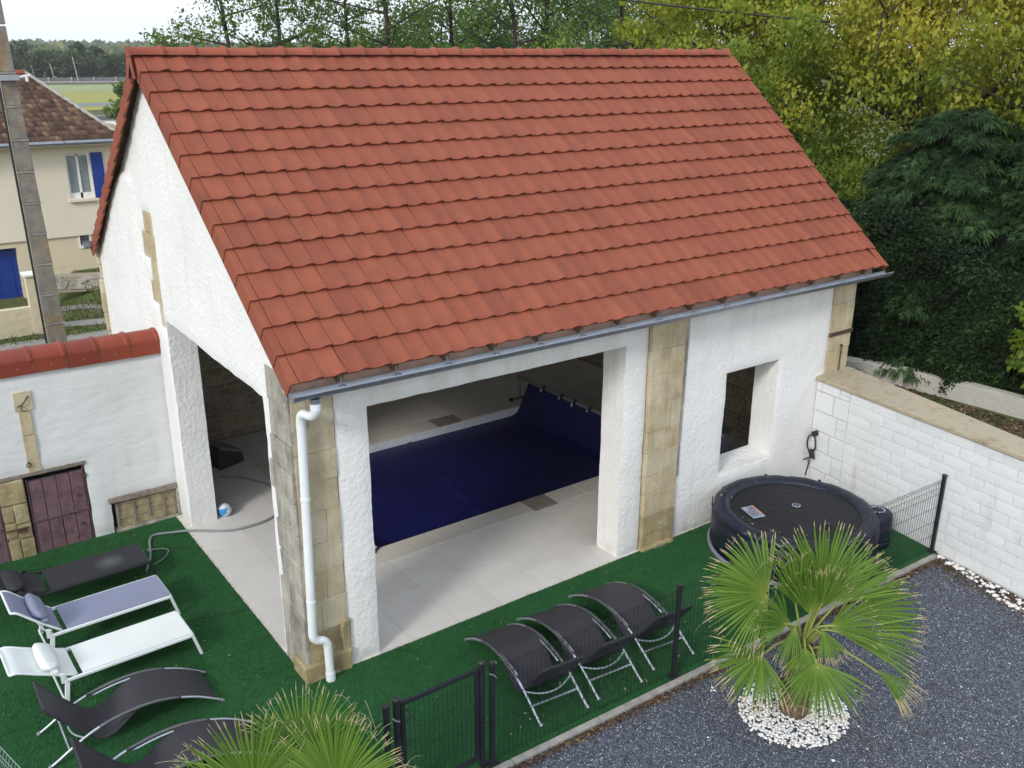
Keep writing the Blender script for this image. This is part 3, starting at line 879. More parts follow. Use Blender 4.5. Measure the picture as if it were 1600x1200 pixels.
for a, b, z0, z1 in ((-2.03, -1.755, .74, 1.055), (-2.03, -1.91, .50, .735), (-1.905, -1.75, .46, .735), (-2.03, -1.91, .30, .495), (-1.905, -1.75, .26, .455), (-2.03, -1.90, -.03, .255), (-1.895, -1.745, -.03, .25)):
    stone((a, b, WY+random.uniform(-.012, .006), WY+.10, z0+.004, z1-.004), 'pier_stone', M['lime_moss'], pier, .008, .014)
MB().tube([(-2.1, WY-.03, .42), (-1.78, WY-.02, .41)], .009, 6).box(-1.90, -1.80, WY-.02, WY+.0, .35, .42).build('iron_latch', M['iron'], pier)
# chain of pale stones above the door
for a, b, z0, z1 in ((-1.69, -1.49, 1.92, 2.16), (-1.66, -1.53, 1.60, 1.915), (-1.665, -1.525, 1.11, 1.595)):
    stone((a, b, WY-.014, WY+.1, z0, z1-.003), 'wall_stone', M['lime'], gw, .004, .006)
MB().tube(spline([(-1.66, WY-.02, 1.985), (-1.60, WY-.045, 2.02), (-1.53, WY-.025, 2.10)], 8), .008, 6).tube(spline([(-1.61, WY-.03, 1.99), (-1.63, WY-.05, 1.95), (-1.60, WY-.05, 1.92), (-1.565, WY-.04, 1.93)], 10), .006, 6).build('iron_hook', M['iron'], gw)
MB().tube([(-1.655+.025*math.cos(q*.63), WY-.025, 1.22+.028*math.sin(q*.63)) for q in range(11)], .006, 5).tube([(-1.655, WY-.02, 1.25), (-1.655, WY+.01, 1.25)], .012, 6).build('iron_ring', M['iron'], gw)
# hatch by the ground
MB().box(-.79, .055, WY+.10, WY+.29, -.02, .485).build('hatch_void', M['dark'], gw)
hp = MB().box(-.745, .03, WY+.065, WY+.085, .03, .40).build('hatch', M['wood_board'], gw)
for i in range(3):
    MB().box(-.745, .03, WY+.042, WY+.064, .035+i*.122, .035+(i+1)*.122-.006, .004).build('plank', M['wood_board'], hp, bevel=.003)
for xx in (-.73, -.52, -.33, -.13, .015):
    MB().box(xx-.016, xx+.016, WY+.022, WY+.041, .04+random.uniform(0, .06), .40, .003).build('batten', M['wood_grey'], hp, bevel=.003)
MB().box(-.84, .06, WY-.018, WY+.15, .42, .50, .014).build('beam_lintel', M['wood_grey'], gw, bevel=.012)
MB().box(-.78, .05, WY-.01, WY+.12, -.03, .035, .008).build('hatch_sill', M['lime_dark'], gw, bevel=.008)
stone((.035, .10, WY-.015, WY+.1, .03, .42), 'wall_stone', M['lime_dark'], gw, .01, .014)

# ================================================================== PAINTED BLOCK WALL ON THE RIGHT (faces -X, askew)
bw = empty('block_wall', (7.6, -2.2, 0), 0, 'white painted wall of rough blocks with a flat stone coping, right of the barn', 'wall')
wd_ = Vector((-.125, -.992, 0)); wn = Vector((-.992, .125, 0)); wo_ = Vector((7.86, 0, 0))
def wp(u, d, z): return wo_+wd_*u-wn*d+Vector((0, 0, z))       # u along the wall towards the camera, d into the wall
t = NT('painted_block'); c = t.coord('Position'); rnd = t.n('ObjectInfo').outputs['Random']
pc = t.mix(rnd, (.68, .70, .715), (.73, .75, .765))
pc = t.mix(t.math('MULTIPLY', t.ramp(t.noise(t.coord('Position', (5, 5, 1.2)), 1, 5), [(.57, (0, 0, 0)), (.8, (1, 1, 1))]), .45), pc, (.40, .35, .27))
t.bsdf(pc, .8, 0, t.bump(t.mix(.5, t.noise(c, 26, 5, .6), t.noise(c, 75, 3)), .75, .02), .3)
M['pblock'] = t.m
M['pjoint'] = simple('painted_joint', (.50, .51, .515), .85, 0, .1, 5, .3, 60)
mb = MB(); L = 6.5
core = mb.add([wp(-.1, .012, -.1), wp(L, .012, -.1), wp(L, .40, -.1), wp(-.1, .40, -.1), wp(-.1, .012, 1.63), wp(L, .012, 1.63), wp(L, .40, 1.63), wp(-.1, .40, 1.63)],
       [(0, 3, 2, 1), (4, 5, 6, 7), (0, 1, 5, 4), (1, 2, 6, 5), (2, 3, 7, 6), (3, 0, 4, 7)]).build('wall_core', M['pjoint'], bw)
blk = []
for k in range(10):
    w = .375 if k < 7 else .20
    n, m = 7, 4; rr = random.Random(k+40); P = []
    for j in range(m+1):
        row = []
        for i in range(n+1):
            e = (i in (0, n)) or (j in (0, m))
            row.append((w*i/n+(rr.uniform(-.005, .005) if not e else rr.uniform(-.003, .003)), (0 if e else -.001-rr.uniform(0, .004)), (.1425*j/m)+(rr.uniform(-.003, .003))))
        P.append(row)
    mb = MB().grid(P)
    bnd_ = P[0]+[P[j][n] for j in range(1, m+1)]+[P[m][i] for i in range(n-1, -1, -1)]+[P[j][0] for j in range(m-1, -1, -1)]
    mb.grid([bnd_, [(p[0], .02, p[2]) for p in bnd_]])
    me = mb.mesh('wall_block', M['pblock'], merge=True); smooth_angle(me, 32); blk.append(me)
rot = Matrix((wd_, -wn, Vector((0, 0, 1)))).transposed().to_4x4()
rows = 11; bh = .148
for r in range(rows):
    u = .607; first = True
    while u < 5.4:
        short = (first and r % 2 == 1)
        me = random.choice(blk[7:] if short else blk[:7])
        w = .20 if short else .375
        p = wp(u, .004, .015+r*bh+.002)
        link('wall_block', me, bw, True, Matrix.Translation(p) @ rot)
        u += w+.006; first = False
# smooth corner blocks next to the barn
z = .015; k = 0
while z < 1.60:
    h = min(bh*2-.01, 1.635-z); ue = .60 if k % 2 == 0 else .42
    for a, b in (((.0, .33), (.34, ue)) if k % 2 == 0 else ((.0, ue),)):
        mb = MB(); mb.obox(wp((a+b)/2, .02, z+h/2), wd_*((b-a)/2-.004), wn*.030, Vector((0, 0, h/2-.004)))
        mb.build('corner_block', M['pblock'], bw, bevel=.006)
    if k % 2:
        for q in (0, 1):
            mb = MB(); mb.obox(wp(ue+.09, .022, z+h*(.25+.5*q)), wd_*.082, wn*.026, Vector((0, 0, h/4-.004))); mb.build('corner_block', M['pblock'], bw, bevel=.005)
    z += bh*2; k += 1
t = NT('coping_slab'); c = t.coord('Position')
pc = t.ramp(t.noise(c, 3.5, 7, .65), [(.3, (.30, .25, .17)), (.5, (.42, .36, .26)), (.7, (.36, .33, .26))])
pc = t.mix(t.math('MULTIPLY', t.ramp(t.noise(c, 9, 6), [(.55, (0, 0, 0)), (.7, (1, 1, 1))]), .6), pc, (.22, .20, .13))
t.bsdf(pc, .95, 0, t.bump(t.noise(c, 45, 6), .5, .02), .2)
M['slab'] = t.m
u = -.62
for u0, u1 in ((-.10, 1.28), (1.285, 2.62), (2.625, 3.98), (3.985, 5.4), (5.405, 6.6)):
    wf = lambda q: .70-.095*max(0, q)                      # the slab narrows along the wall
    mb = MB().add([wp(u0, -.045, 1.645), wp(u1, -.045, 1.645), wp(u1, wf(u1), 1.645), wp(u0, wf(u0), 1.645), wp(u0, -.045, 1.70), wp(u1, -.045, 1.70), wp(u1, wf(u1), 1.705), wp(u0, wf(u0), 1.705)],
       [(0, 3, 2, 1), (4, 5, 6, 7), (0, 1, 5, 4), (1, 2, 6, 5), (2, 3, 7, 6), (3, 0, 4, 7)])
    mb.build('coping_slab', M['slab'], bw, bevel=.008)

# ================================================================== POOL COVER AND ROLLER
t = NT('pool_cover'); c = t.coord('Position')
pc = t.ramp(t.noise(c, 1.3, 4), [(.3, (.004, .005, .055)), (.7, (.006, .0075, .090))])
pc = t.mix(t.math('MULTIPLY', t.ramp(t.noise(t.coord('Position', (1, 2.5, 1)), 3.0, 8, .75), [(.60, (0, 0, 0)), (.78, (1, 1, 1))]), .30), pc, (.14, .16, .32))
t.bsdf(pc, .5, 0, t.bump(t.mix(.7, t.voro(c, 55), t.noise(c, 5, 4)), .30, .012), .45)
M['cover'] = t.m
xs = lines([1.835, 6.05], .04); prof = [(x, -.135) for x in xs]+[(6.15, -.125), (6.24, -.08), (6.31, .02), (6.37, .15), (6.43, .28), (6.475, .385), (6.49, .44)]
P = []
for x, z in prof:
    row = []
    for y in lines([1.975, 5.015], .05):
        zz = z+.005*noise.noise(Vector((x*1.5, y*1.5, 2)))+.006*max(0, noise.noise(Vector((x*.5+y*3, y*.4, 9))))
        for x0_, sl_, am in ((3.55, .16, .016), (5.0, .10, .010), (2.6, -.05, .008)): zz += am*math.exp(-((x-x0_-sl_*(y-2))/.035)**2)
        for y0_, am in ((2.75, .007), (3.75, .009)): zz += am*math.exp(-((y-y0_-.03*math.sin(x*1.3))/.04)**2)
        if z > -.1: zz += .02*noise.noise(Vector((y*2.2, x, 1)))
        row.append((x+(.03*noise.noise(Vector((y*1.8, z*2, 4))) if z > -.1 else 0), y, zz))
    P.append(row)
cv = MB().grid(P).build('pool_cover', M['cover'], smooth=True)
tag(cv, 'dark blue bubble cover lying on the pool and pulled up at its right end', 'pool cover')
rl = empty('cover_roller', (6.5, 3.5, .02), 0, 'grey cover roller tube on T-shaped stands across the end of the pool', 'cover roller')
MB().tube([(6.51, 1.55, .445), (6.51, 5.36, .445)], .034, 10).build('roller_tube', M['silver'], rl, smooth=True)
for y in (1.60, 5.30):
    s_o = MB().tube([(6.51, y, .05), (6.51, y, .44)], .017, 8).box(6.30, 6.72, y-.02, y+.02, .028, .062).build('stand', M['greym'], rl)
    for xx in (6.32, 6.70):
        MB().tube([(xx, y-.022, .046), (xx, y+.022, .046)], .036, 10).build('caster', M['blackp'], s_o)
for y in (4.55, 4.05, 3.7, 3.3, 2.8, 2.3):
    MB().tube([(6.51, y-.03, .445), (6.51, y+.03, .445)], .041, 10).build('strap', M['blackp'], rl)
    MB().box(6.468, 6.476, y+.045, y+.085, .34, .42).build('strap_clip', M['white_paint'], rl)
st = MB().tube(spline([(1.80, 1.93, .03), (1.86, 1.985, .03), (1.93, 2.04, -.09), (2.0, 2.10, -.12)], 8), .011, 6).tube(spline([(1.72, 1.86, .03), (1.78, 1.93, .035), (1.86, 1.985, .03)], 6), .012, 6).build('cover_strap', M['blackp'])
tag(st, 'black strap at the near corner of the blue pool cover', 'strap')

# things inside the barn
bl = MB()
bl.v = []
ball = empty('ball', (.565, 4.02, .013), 0, 'small blue and white ball lying just inside the gable opening', 'ball')
n, m = 24, 16
def sphere_part(cond):
    mb = MB(); vid = {}
    def v_(i, j):
        i %= n
        if (i, j) not in vid:
            th = math.pi*j/m; ph = 2*math.pi*i/n; vid[(i, j)] = len(mb.v)
            mb.v.append((.095*math.sin(th)*math.cos(ph), .095*math.sin(th)*math.sin(ph), .095+.095*math.cos(th)))
        return vid[(i, j)]
    for i in range(n):
        for j in range(m):
            if cond(i, j): mb.f.append((v_(i, j), v_(i+1, j), v_(i+1, j+1), v_(i, j+1)))
    return mb
M['ball_b'] = simple('ball_blue', (.03, .22, .50), .4); M['ball_w'] = simple('ball_white', (.62, .70, .75), .4)
cond = lambda i, j: ((i+int(j*.8)) % 12) < 6 and 2 < j < 13
a = sphere_part(cond).build('blue_panels', M['ball_b'], ball, False, smooth=True, merge=True, fixn=False)
b = sphere_part(lambda i, j: not cond(i, j)).build('white_panels', M['ball_w'], ball, False, smooth=True, merge=True, fixn=False)
ball.rotation_euler = (0, .4, R(-120))
hs = MB().tube(spline([(-.75, 3.10, .02), (-.60, 3.45, .022), (-.50, 3.85, .022), (-.40, 3.97, .022), (-.18, 3.90, .022), (.03, 3.79, .030), (.38, 3.53, .030), (.62, 3.46, .030), (.97, 3.50, .030), (1.3, 3.75, .03), (1.42, 4.3, .03), (1.2, 4.9, .03), (.9, 5.2, .03)], 90), .016, 6).build('garden_hose', M['hose'], smooth=True)
tag(hs, 'grey hose running from the lawn over the light floor into the barn', 'hose')
hs = MB().tube(spline([(-.62, 3.22, .02), (-.48, 3.30, .02), (-.38, 3.45, .02), (-.42, 3.55, .02), (-.60, 3.62, .02)], 30), .009, 6).build('thin_hose', M['hose'], smooth=True)
tag(hs, 'thin pale hose looped on the turf beside the charcoal lounger', 'hose')
bk = empty('storage_box', (1.12, 5.75, .013), .3, 'low dark box against the stone wall deep inside the gable opening', 'box')
mb = MB().prism([(-.22, 0), (.22, 0), (.20, .17), (-.16, .34), (-.22, .34)], -.25, .25); mb.build('body', M['blackp'], bk, False, bevel=.012)
MB().obox((.02, 0, .262), Vector((.19, 0, -.088)), (0, .255, 0), Vector((.008, 0, .018))).build('lid', M['greym'], bk, False)
hp_ = empty('pump_unit', (7.15, 1.15, .013), .3, 'grey ribbed drum standing behind the small window opening', 'pump')
MB().lathe([(0, .0), (.22, .0), (.22, .62), (.20, .66), (0, .66)], n=28).build('body', M['greym'], hp_, False, smooth=False)
for i in range(28):
    q = 2*math.pi*i/28
    MB().obox((.222*math.cos(q), .222*math.sin(q), .33), Vector((math.cos(q), math.sin(q), 0))*.012, Vector((-math.sin(q), math.cos(q), 0))*.009, (0, 0, .28)).build('rib', M['silver'], hp_, False)

# ================================================================== SUN LOUNGERS (sling type)
def sq(v): return math.copysign(abs(v)**.65, v)
def sling_lounger(name, loc, rz, label, fabric, metal, back_len, back_h, cushion, dirt=False):
    """local: x from the foot end (0) to the head (negative), y across"""
    g = empty(name, loc, rz, label, 'sun lounger', 'sling loungers on the lawn')
    W = .53; H = .27; S = 1.08
    for s in (0, 1):
        y = s*W
        rail = MB().box(-S-.16, 0, y-.014, y+.014, H-.034, H).mesh('side_rail', metal, bevel=.006)
        link('side_rail', rail, g, False)
        MB().obox((.03, y, H/2-.008), Vector((.016, 0, 0))*1, (0, .014, 0), Vector((.035, 0, -H/2+.005))).build('front_leg', metal, g, False, bevel=.004)
        MB().obox((-S-.165, y, H/2-.008), Vector((.022, 0, 0)), (0, .014, 0), Vector((-.02, 0, -H/2+.005))).build('rear_leg', metal, g, False, bevel=.004)
        # toothed bracket
        rk = MB().box(-S-.20, -S-.165, y-.012, y+.012, H-.03, H+.07)
        for q in range(3): rk.box(-S-.165, -S-.145, y-.012, y+.012, H-.02+q*.032, H-.006+q*.032)
        rk.build('rack', metal, g, False)
    MB().tube([(-S-.20, .0, .05), (-S-.20, W, .05)], .011, 6).build('cross_bar', metal, g, False)
    n = 12
    P = [[(-S*i/n, y, H+.004-.010*math.sin(math.pi*(y-.01)/(W-.02))*math.sin(math.pi*min(1, i/n*1.0))) for y in [.01+(W-.02)*j/8 for j in range(9)]] for i in range(n+1)]
    MB().grid(P).grid([[(p[0], p[1], p[2]-.008) for p in r_] for r_ in P]).build('seat_sling', fabric, g, False, smooth=True)
    MB().tube([(0, .005, H-.012), (0, W-.005, H-.012)], .014, 6).build('front_bar', metal, g, False)
    # backrest with a curled top
    hx, hz = -S-.045, H
    ang = math.atan2(back_h, back_len)
    bl_ = math.hypot(back_len, back_h)
    def bp(q, off=0.0):
        a = ang if q < .86 else ang-(q-.86)*2.6
        e = min(q, .86)*bl_; f = max(0, q-.86)*bl_
        x = hx-math.cos(ang)*e-math.cos(a)*f; z = hz+math.sin(ang)*e+math.sin(a)*f
        z += -.012*math.sin(math.pi*min(1, q))
        return (x+math.sin(ang)*off, z+math.cos(ang)*off)
    P = []
    for i in range(13):
        x, z = bp(i/12, .004)
        P.append([(x, .02+(W-.04)*j/6, z-.008*math.sin(math.pi*j/6)) for j in range(7)])
    MB().grid(P).grid([[(p[0], p[1], p[2]-.008) for p in r_] for r_ in P]).build('back_sling', fabric, g, False, smooth=True)
    for y in (.012, W-.012):
        MB().tube([(bp(i/12)[0], y, bp(i/12)[1]) for i in range(13)], .013, 6).build('back_rail', metal, g, False, smooth=True)
    x1, z1 = bp(1.0)
    MB().tube([(x1, .012, z1), (x1, W-.012, z1)], .012, 6).build('top_bar', metal, g, False)
    xm, zm = bp(.48, -.02)
    for y in (.05, W-.05):
        MB().tube([(xm, y, zm), (-S-.155, y, H+.005-(.05 if back_h > .3 else 0))], .009, 6).build('prop', metal, g, False)
    # head cushion
    cx_, cz_ = bp(cushion, .05)
    mb = MB(); n1, n2 = 16, 10; P = []
    for i in range(n1+1):
        y = .03+(W-.06)*i/n1; e = math.sin(math.pi*min(1, max(0, i/n1)))**.09 if 0 < i < n1 else .05
        P.append([Vector((cx_, y, cz_))+Vector((-math.cos(ang), 0, math.sin(ang)))*(.098*e*sq(math.cos(2*math.pi*j/n2)))+Vector((math.sin(ang), 0, math.cos(ang)))*(.050*e*sq(math.sin(2*math.pi*j/n2))+.006*noise.noise(Vector((y*9, j, 2)))) for j in range(n2+1)])
    mb.grid(P); mb.build('cushion', fabric if cushion_mat.get(name) is None else cushion_mat[name], g, False, smooth=True)
    MB().obox((cx_+.02, W/2, cz_-.045), Vector((.03, 0, .0)), (0, W/2-.0, 0), Vector((0, 0, .006))).build('cushion_strap', fabric, g, False)
    if dirt:
        pass
    return g
cushion_mat = {}
def sling(name, col, dirt=None):
    t = NT(name); c = t.coord('Object')
    wv = t.math('MULTIPLY', t.math('SINE', t.math('MULTIPLY', t.n('SeparateXYZ').outputs[0], 1.0)), .0)
    cc = t.ramp(t.noise(c, 3, 4), [(.3, tuple(v*.92 for v in col)), (.7, col)])
    if dirt:
        d = t.n('VectorMath', operation='DISTANCE'); t.put(d.inputs[0], t.coord('Object')); d.inputs[1].default_value = dirt
        f = t.ramp(t.math('ADD', d.outputs['Value'], t.math('MULTIPLY', t.noise(c, 14, 5), .12)), [(.10, (1, 1, 1)), (.24, (0, 0, 0))])
        cc = t.mix(t.math('MULTIPLY', f, .55), cc, (.13, .16, .15))
    t.bsdf(cc, .75, 0, t.bump(t.noise(c, 260, 2), .25, .003), .35)
    return t.m
M['sl_dark'] = sling('charcoal_sling', (.030, .031, .036), (-.38, .27, .27)); M['sl_blue'] = sling('blue_grey_sling', (.25, .27, .385)); M['sl_white'] = sling('white_sling', (.76, .80, .78))
M['dkmetal'] = simple('charcoal_metal', (.028, .03, .033), .45, .3, .1, 10)
sling_lounger('sling_lounger', (-.745, 2.865, .008), R(1.5), 'charcoal sling lounger nearest the garden wall, with a faded patch', M['sl_dark'], M['dkmetal'], .72, .20, .42)
sling_lounger('sling_lounger', (-.765, 1.97, .008), R(1.5), 'blue-grey sling lounger with white frame and raised backrest', M['sl_blue'], M['whitem'], .42, .40, .48)
sling_lounger('sling_lounger', (-.80, 1.095, .008), R(1.5), 'all-white sling lounger with a white head cushion', M['sl_white'], M['whitem'], .56, .27, .42)

# wave-shaped wicker loungers
t = NT('dark_wicker'); c = t.coord('Object')
sx = t.n('SeparateXYZ'); t.put(sx.inputs[0], c)
wx = t.math('SINE', t.math('MULTIPLY', sx.outputs[0], 420.)); wy = t.math('SINE', t.math('MULTIPLY', sx.outputs[1], 260.))
wv = t.math('MULTIPLY', wx, wy)
wc = t.ramp(t.math('ADD', t.math('MULTIPLY', wv, .5), .5), [(.0, (.010, .009, .012)), (.5, (.027, .024, .033)), (1.0, (.085, .078, .10))])
t.bsdf(wc, .5, 0, t.bump(wv, .7, .006), .5)
M['wicker'] = t.m
M['rail_pad'] = simple('rail_grey', (.13, .13, .14), .45, .5, .1, 10)
RAIL = [(0, .012), (.05, .05), (.12, .095), (.22, .155), (.33, .205), (.47, .255), (.65, .288), (.85, .286), (1.05, .255), (1.22, .20), (1.37, .12), (1.48, .055), (1.56, .012)]
WEAVE = [(.06, .065), (.14, .118), (.25, .178), (.38, .232), (.52, .275), (.66, .293), (.76, .268), (.86, .205), (.95, .135), (1.04, .100), (1.12, .112), (1.20, .175), (1.29, .285), (1.38, .40), (1.46, .51), (1.52, .59)]
def wave_lounger(loc, rz, label, name='wave_lounger'):
    g = empty(name, loc, rz, label, 'sun lounger', 'wave-shaped wicker loungers')
    W = .53
    rs = spline([(a, 0, b) for a, b in RAIL], 44)
    for y in (0.0, W):
        sgn = -1 if y == 0 else 1
        P = [Vector((p.x, y, p.z)) for p in rs]
        r_o = MB().tube(P, .0135, 8).build('side_rail', M['silver'], g, False, smooth=True)
        MB().tube([p+Vector((0, -sgn*.030, -.014)) for p in P[7:30]], .010, 6).build('inner_rail', M['silver'], g, False, smooth=True)
        MB().tube([p+Vector((0, 0, .001)) for p in P[16:31]], .0155, 8).build('grip_sleeve', M['rail_pad'], g, False, smooth=True)
        MB().tube([P[0]+Vector((-.004, 0, -.006)), P[0]+Vector((.012, 0, .010))], .018, 8).build('end_cap', M['greym'], g, False)
        MB().tube([P[-1]+Vector((-.01, 0, .016)), P[-1]+Vector((.004, 0, -.006))], .019, 8).build('foot', M['silver'], g, False)
    for u, z in ((1.385, .108),):
        MB().tube([(u, 0, z), (u, W, z)], .011, 6).build('cross_bar', M['silver'], g, False)
    MB().tube(spline([(1.25, 0, .185), (1.31, W*.25, .155), (1.335, W*.5, .15), (1.31, W*.75, .155), (1.25, W, .185)], 16), .011, 6).build('back_support', M['silver'], g, False, smooth=True)
    MB().tube([(.66, 0, .28), (.66, W, .28)], .011, 6).build('cross_bar', M['silver'], g, False)
    ws = spline([(a, 0, b) for a, b in WEAVE], 48)
    P = [[(p.x, .028+(W-.056)*j/6, p.z) for j in range(7)] for p in ws]
    Q = []
    for i, p in enumerate(ws):
        tn = (ws[min(i+1, 47)]-ws[max(i-1, 0)]).normalized(); nn = Vector((-tn.z, 0, tn.x))
        Q.append([(p.x-nn.x*.018, .028+(W-.056)*j/6, p.z-nn.z*.018) for j in range(7)])
    mb = MB().grid(P).grid(Q)
    for j in (0, 6): mb.grid([[r_[j] for r_ in P], [r_[j] for r_ in Q]])
    mb.grid([P[0], Q[0]]); mb.grid([P[-1], Q[-1]])
    me = mb.mesh('wicker_seat', M['wicker'], merge=True); smooth_angle(me, 50); link('wicker_seat', me, g, False)
    for j in (.028, W-.028):
        MB().tube([(p.x, j, p.z-.008) for p in ws], .011, 6).build('woven_edge', M['wicker'], g, False, smooth=True)
    MB().tube([(ws[-1].x, .026, ws[-1].z-.006), (ws[-1].x, W-.026, ws[-1].z-.006)], .014, 8).build('head_roll', M['wicker'], g, False)
    return g
wl = wave_lounger((1.655, -.335, .008), R(-96), 'dark wicker wave lounger nearest the gate, behind the mesh fence')
for loc, rz, lab in (((2.335, -.36, .008), R(-95.5), 'middle one of three dark wicker wave loungers between gate and palm'),
                     ((3.10, -.335, .008), R(-95.5), 'dark wicker wave lounger right of its two neighbours, by the black fence post'),
                     ((-.815, .735, .008), R(180), 'dark wicker wave lounger beside the all-white lounger'),
                     ((-.70, -.27, .008), R(179), 'dark wicker wave lounger half hidden behind the palm fronds in the foreground')):
    c_ = copy_tree(wl); c_.location = loc; c_.rotation_euler = (0, 0, rz); c_['label'] = lab

# ================================================================== FENCE, GATE
def mesh_panel(A, B, H=1.03, z0=.03):
    A, B = Vector(A), Vector(B); L = (B-A).length; d = (B-A)/L
    nrm = Vector((-d.y, d.x, 0)); mb = MB()
    n = int(L/.05)
    for i in range(n+1):
        p = A+d*(L*i/n)
        mb.tube([p+Vector((0, 0, z0)), p+nrm*.0+Vector((0, 0, H-.11)), p+nrm*.022+Vector((0, 0, H-.055)), p+Vector((0, 0, H))], .0024, 4, False)
    for z in (z0+.02, z0+.22, z0+.42, z0+.62, z0+.80, H-.11, H-.055, H-.005):
        off = nrm*(.022 if abs(z-(H-.055)) < .001 else .004)
        mb.tube([A+off+Vector((0, 0, z)), B+off+Vector((0, 0, z))], .0026, 4, False)
    return mb
def fl_y(x): return kerb_y(x)+.055
fence = empty('mesh_fence', (3.05, fl_y(3.05), 0), 0, 'black wire mesh fence with square posts between gate and block wall', 'fence')
def fpost(x, par, H=1.07, w=.022, y=None):
    y = fl_y(x) if y is None else y
    o = MB().box(x-w, x+w, y-w, y+w, -.02, H).build('post', M['black'], par, bevel=.004)
    MB().box(x-w-.004, x+w+.004, y-w-.004, y+w+.004, H, H+.014).build('post_cap', M['blackp'], o)
    MB().box(x-w-.03, x+w+.03, y-w-.03, y+w+.03, .012, .022).build('base_plate', M['black'], o)
    return o
for x in (.845, 3.05, 5.30, 7.55): fpost(x, fence)
for a, b in ((.87, 3.02), (3.08, 5.27), (5.33, 7.52)):
    mesh_panel((a, fl_y(a), 0), (b, fl_y(b), 0)).build('wire_panel', M['black'], fence, fixn=False)
MB().tube([(.80, fl_y(.8)-.03, 1.0), (.845, fl_y(.8)-.032, .97), (.875, fl_y(.8)-.03, .93)], .005, 5).tube([(.845, fl_y(.8), 1.075), (.885, fl_y(.8)+.0, 1.06)], .012, 6).build('fence_clip', M['silver'], fence)
gate = empty('garden_gate', (.36, fl_y(.36), 0), 0, 'black metal garden gate with wire mesh infill and lever handle', 'gate')
gy_l, gy_r = -1.985, -1.985
def round_post(x, y, H, par, r=.027):
    o = MB().tube([(x, y, -.02), (x, y, H)], r, 14).build('gate_post', M['black'], par, smooth=False); smooth_angle(o.data, 40)
    MB().lathe([(0, .022), (.022, .018), (.031, .006), (.031, -.01), (.028, -.012)], (x, y, H), 14).build('post_cap', M['blackp'], o)
    return o
round_post(.755, -1.99, 1.10, gate); round_post(-.075, -1.99, 1.10, gate)
fr_ = MB().box(-.035, -.001, -2.005, -1.975, .10, 1.06).box(.685, .719, -2.005, -1.975, .10, 1.06).box(-.001, .685, -2.005, -1.975, 1.026, 1.06).box(-.001, .685, -2.005, -1.975, .10, .134).build('gate_frame', M['black'], gate)
mb = MB()
for i in range(1, 15):
    x = -.001+.686*i/15; mb.tube([(x, -1.99, .134), (x, -1.99, 1.026)], .0024, 4, False)
for z in (.34, .54, .74, .94): mb.tube([(-.001, -1.987, z), (.685, -1.987, z)], .0016, 4, False)
mb.build('gate_mesh', M['black'], gate, fixn=False)
MB().tube([(-.018, -1.975, .80), (-.018, -1.93, .80), (.02, -1.925, .80), (.09, -1.93, .81), (.11, -1.93, .835)], .009, 6).box(-.034, -.002, -1.974, -1.965, .68, .88).build('lever_handle', M['blackp'], gate)
MB().tube([(-.018, -1.975, .93), (.05, -1.95, .93)], .007, 6).build('latch', M['blackp'], gate)
for z in (.22, .95):
    MB().tube([(.705, -1.972, z), (.735, -1.955, z+.01), (.755, -1.962, z)], .010, 6).tube([(.735, -1.955, z-.03), (.735, -1.955, z+.04)], .008, 6).build('hinge', M['silver'], gate)
fence2 = empty('mesh_fence', (-1.2, -2.0, 0), 0, 'black wire mesh fence left of the gate behind the foreground palm', 'fence')
fpost(-.165, fence2, y=-1.99); fpost(-2.4, fence2, y=-1.97)
mesh_panel((-.19, -1.99, 0), (-2.38, -1.97, 0)).build('wire_panel', M['black'], fence2, fixn=False)
MB().tube([(-.125, -2.02, .96), (-.10, -2.03, .93), (-.06, -2.02, .90)], .006, 5).build('fence_clip', M['silver'], fence2)
M['galv'] = simple('galvanised_wire', (.42, .48, .46), .45, .5)
fence3 = empty('mesh_fence', (-2.6, -.6, 0), 0, 'pale galvanised wire fence at the left edge of the lawn', 'fence')
mesh_panel((-2.80, -.35, 0), (-2.50, -1.55, 0), 1.0).build('wire_panel', M['galv'], fence3, fixn=False)
MB().box(-2.52, -2.48, -1.60, -1.56, -.02, 1.02).build('post', M['galv'], fence3)

# ================================================================== INFLATABLE SPA
spa = empty('inflatable_spa', (6.17, -1.07, .008), 0, 'round navy inflatable spa with its cover closed, in the corner by the block wall', 'spa')
t = NT('navy_vinyl'); c = t.coord('Object')
vc = t.ramp(t.noise(c, 4, 5), [(.3, (.006, .009, .020)), (.7, (.011, .016, .036))])
t.bsdf(vc, .42, 0, t.bump(t.mix(.5, t.noise(c, 7, 5), t.noise(c, 26, 4)), .5, .03), .4)
M['vinyl'] = t.m
t = NT('spa_cover'); c = t.coord('Object')
vc = t.ramp(t.noise(c, 5, 6), [(.3, (.007, .007, .010)), (.7, (.014, .014, .018))])
rad = t.n('VectorMath', operation='LENGTH'); mp = t.n('Mapping'); mp.inputs['Scale'].default_value = (1, 1, 0); t.put(mp.inputs['Vector'], c); t.put(rad.inputs[0], mp.outputs[0])
rings = t.math('SINE', t.math('MULTIPLY', rad.outputs['Value'], 46.))
t.bsdf(vc, .72, 0, t.bump(t.mix(.45, rings, t.noise(c, 14, 5)), .25, .01), .4)
M['spa_cov'] = t.m
def wob(P, amp, s):
    return [[Vector(p)+Vector((p[0], p[1], 0)).normalized()*amp*noise.noise(Vector((math.atan2(p[1], p[0])*s, p[2]*3, 1)))+Vector((0, 0, amp*.6*noise.noise(Vector((math.atan2(p[1], p[0])*s*1.3, 4, p[2]*2))))) for p in r_] for r_ in P]
def ring(prof, n=72): return [[(r_*math.cos(2*math.pi*k/n), r_*math.sin(2*math.pi*k/n), z) for k in range(n+1)] for r_, z in prof]
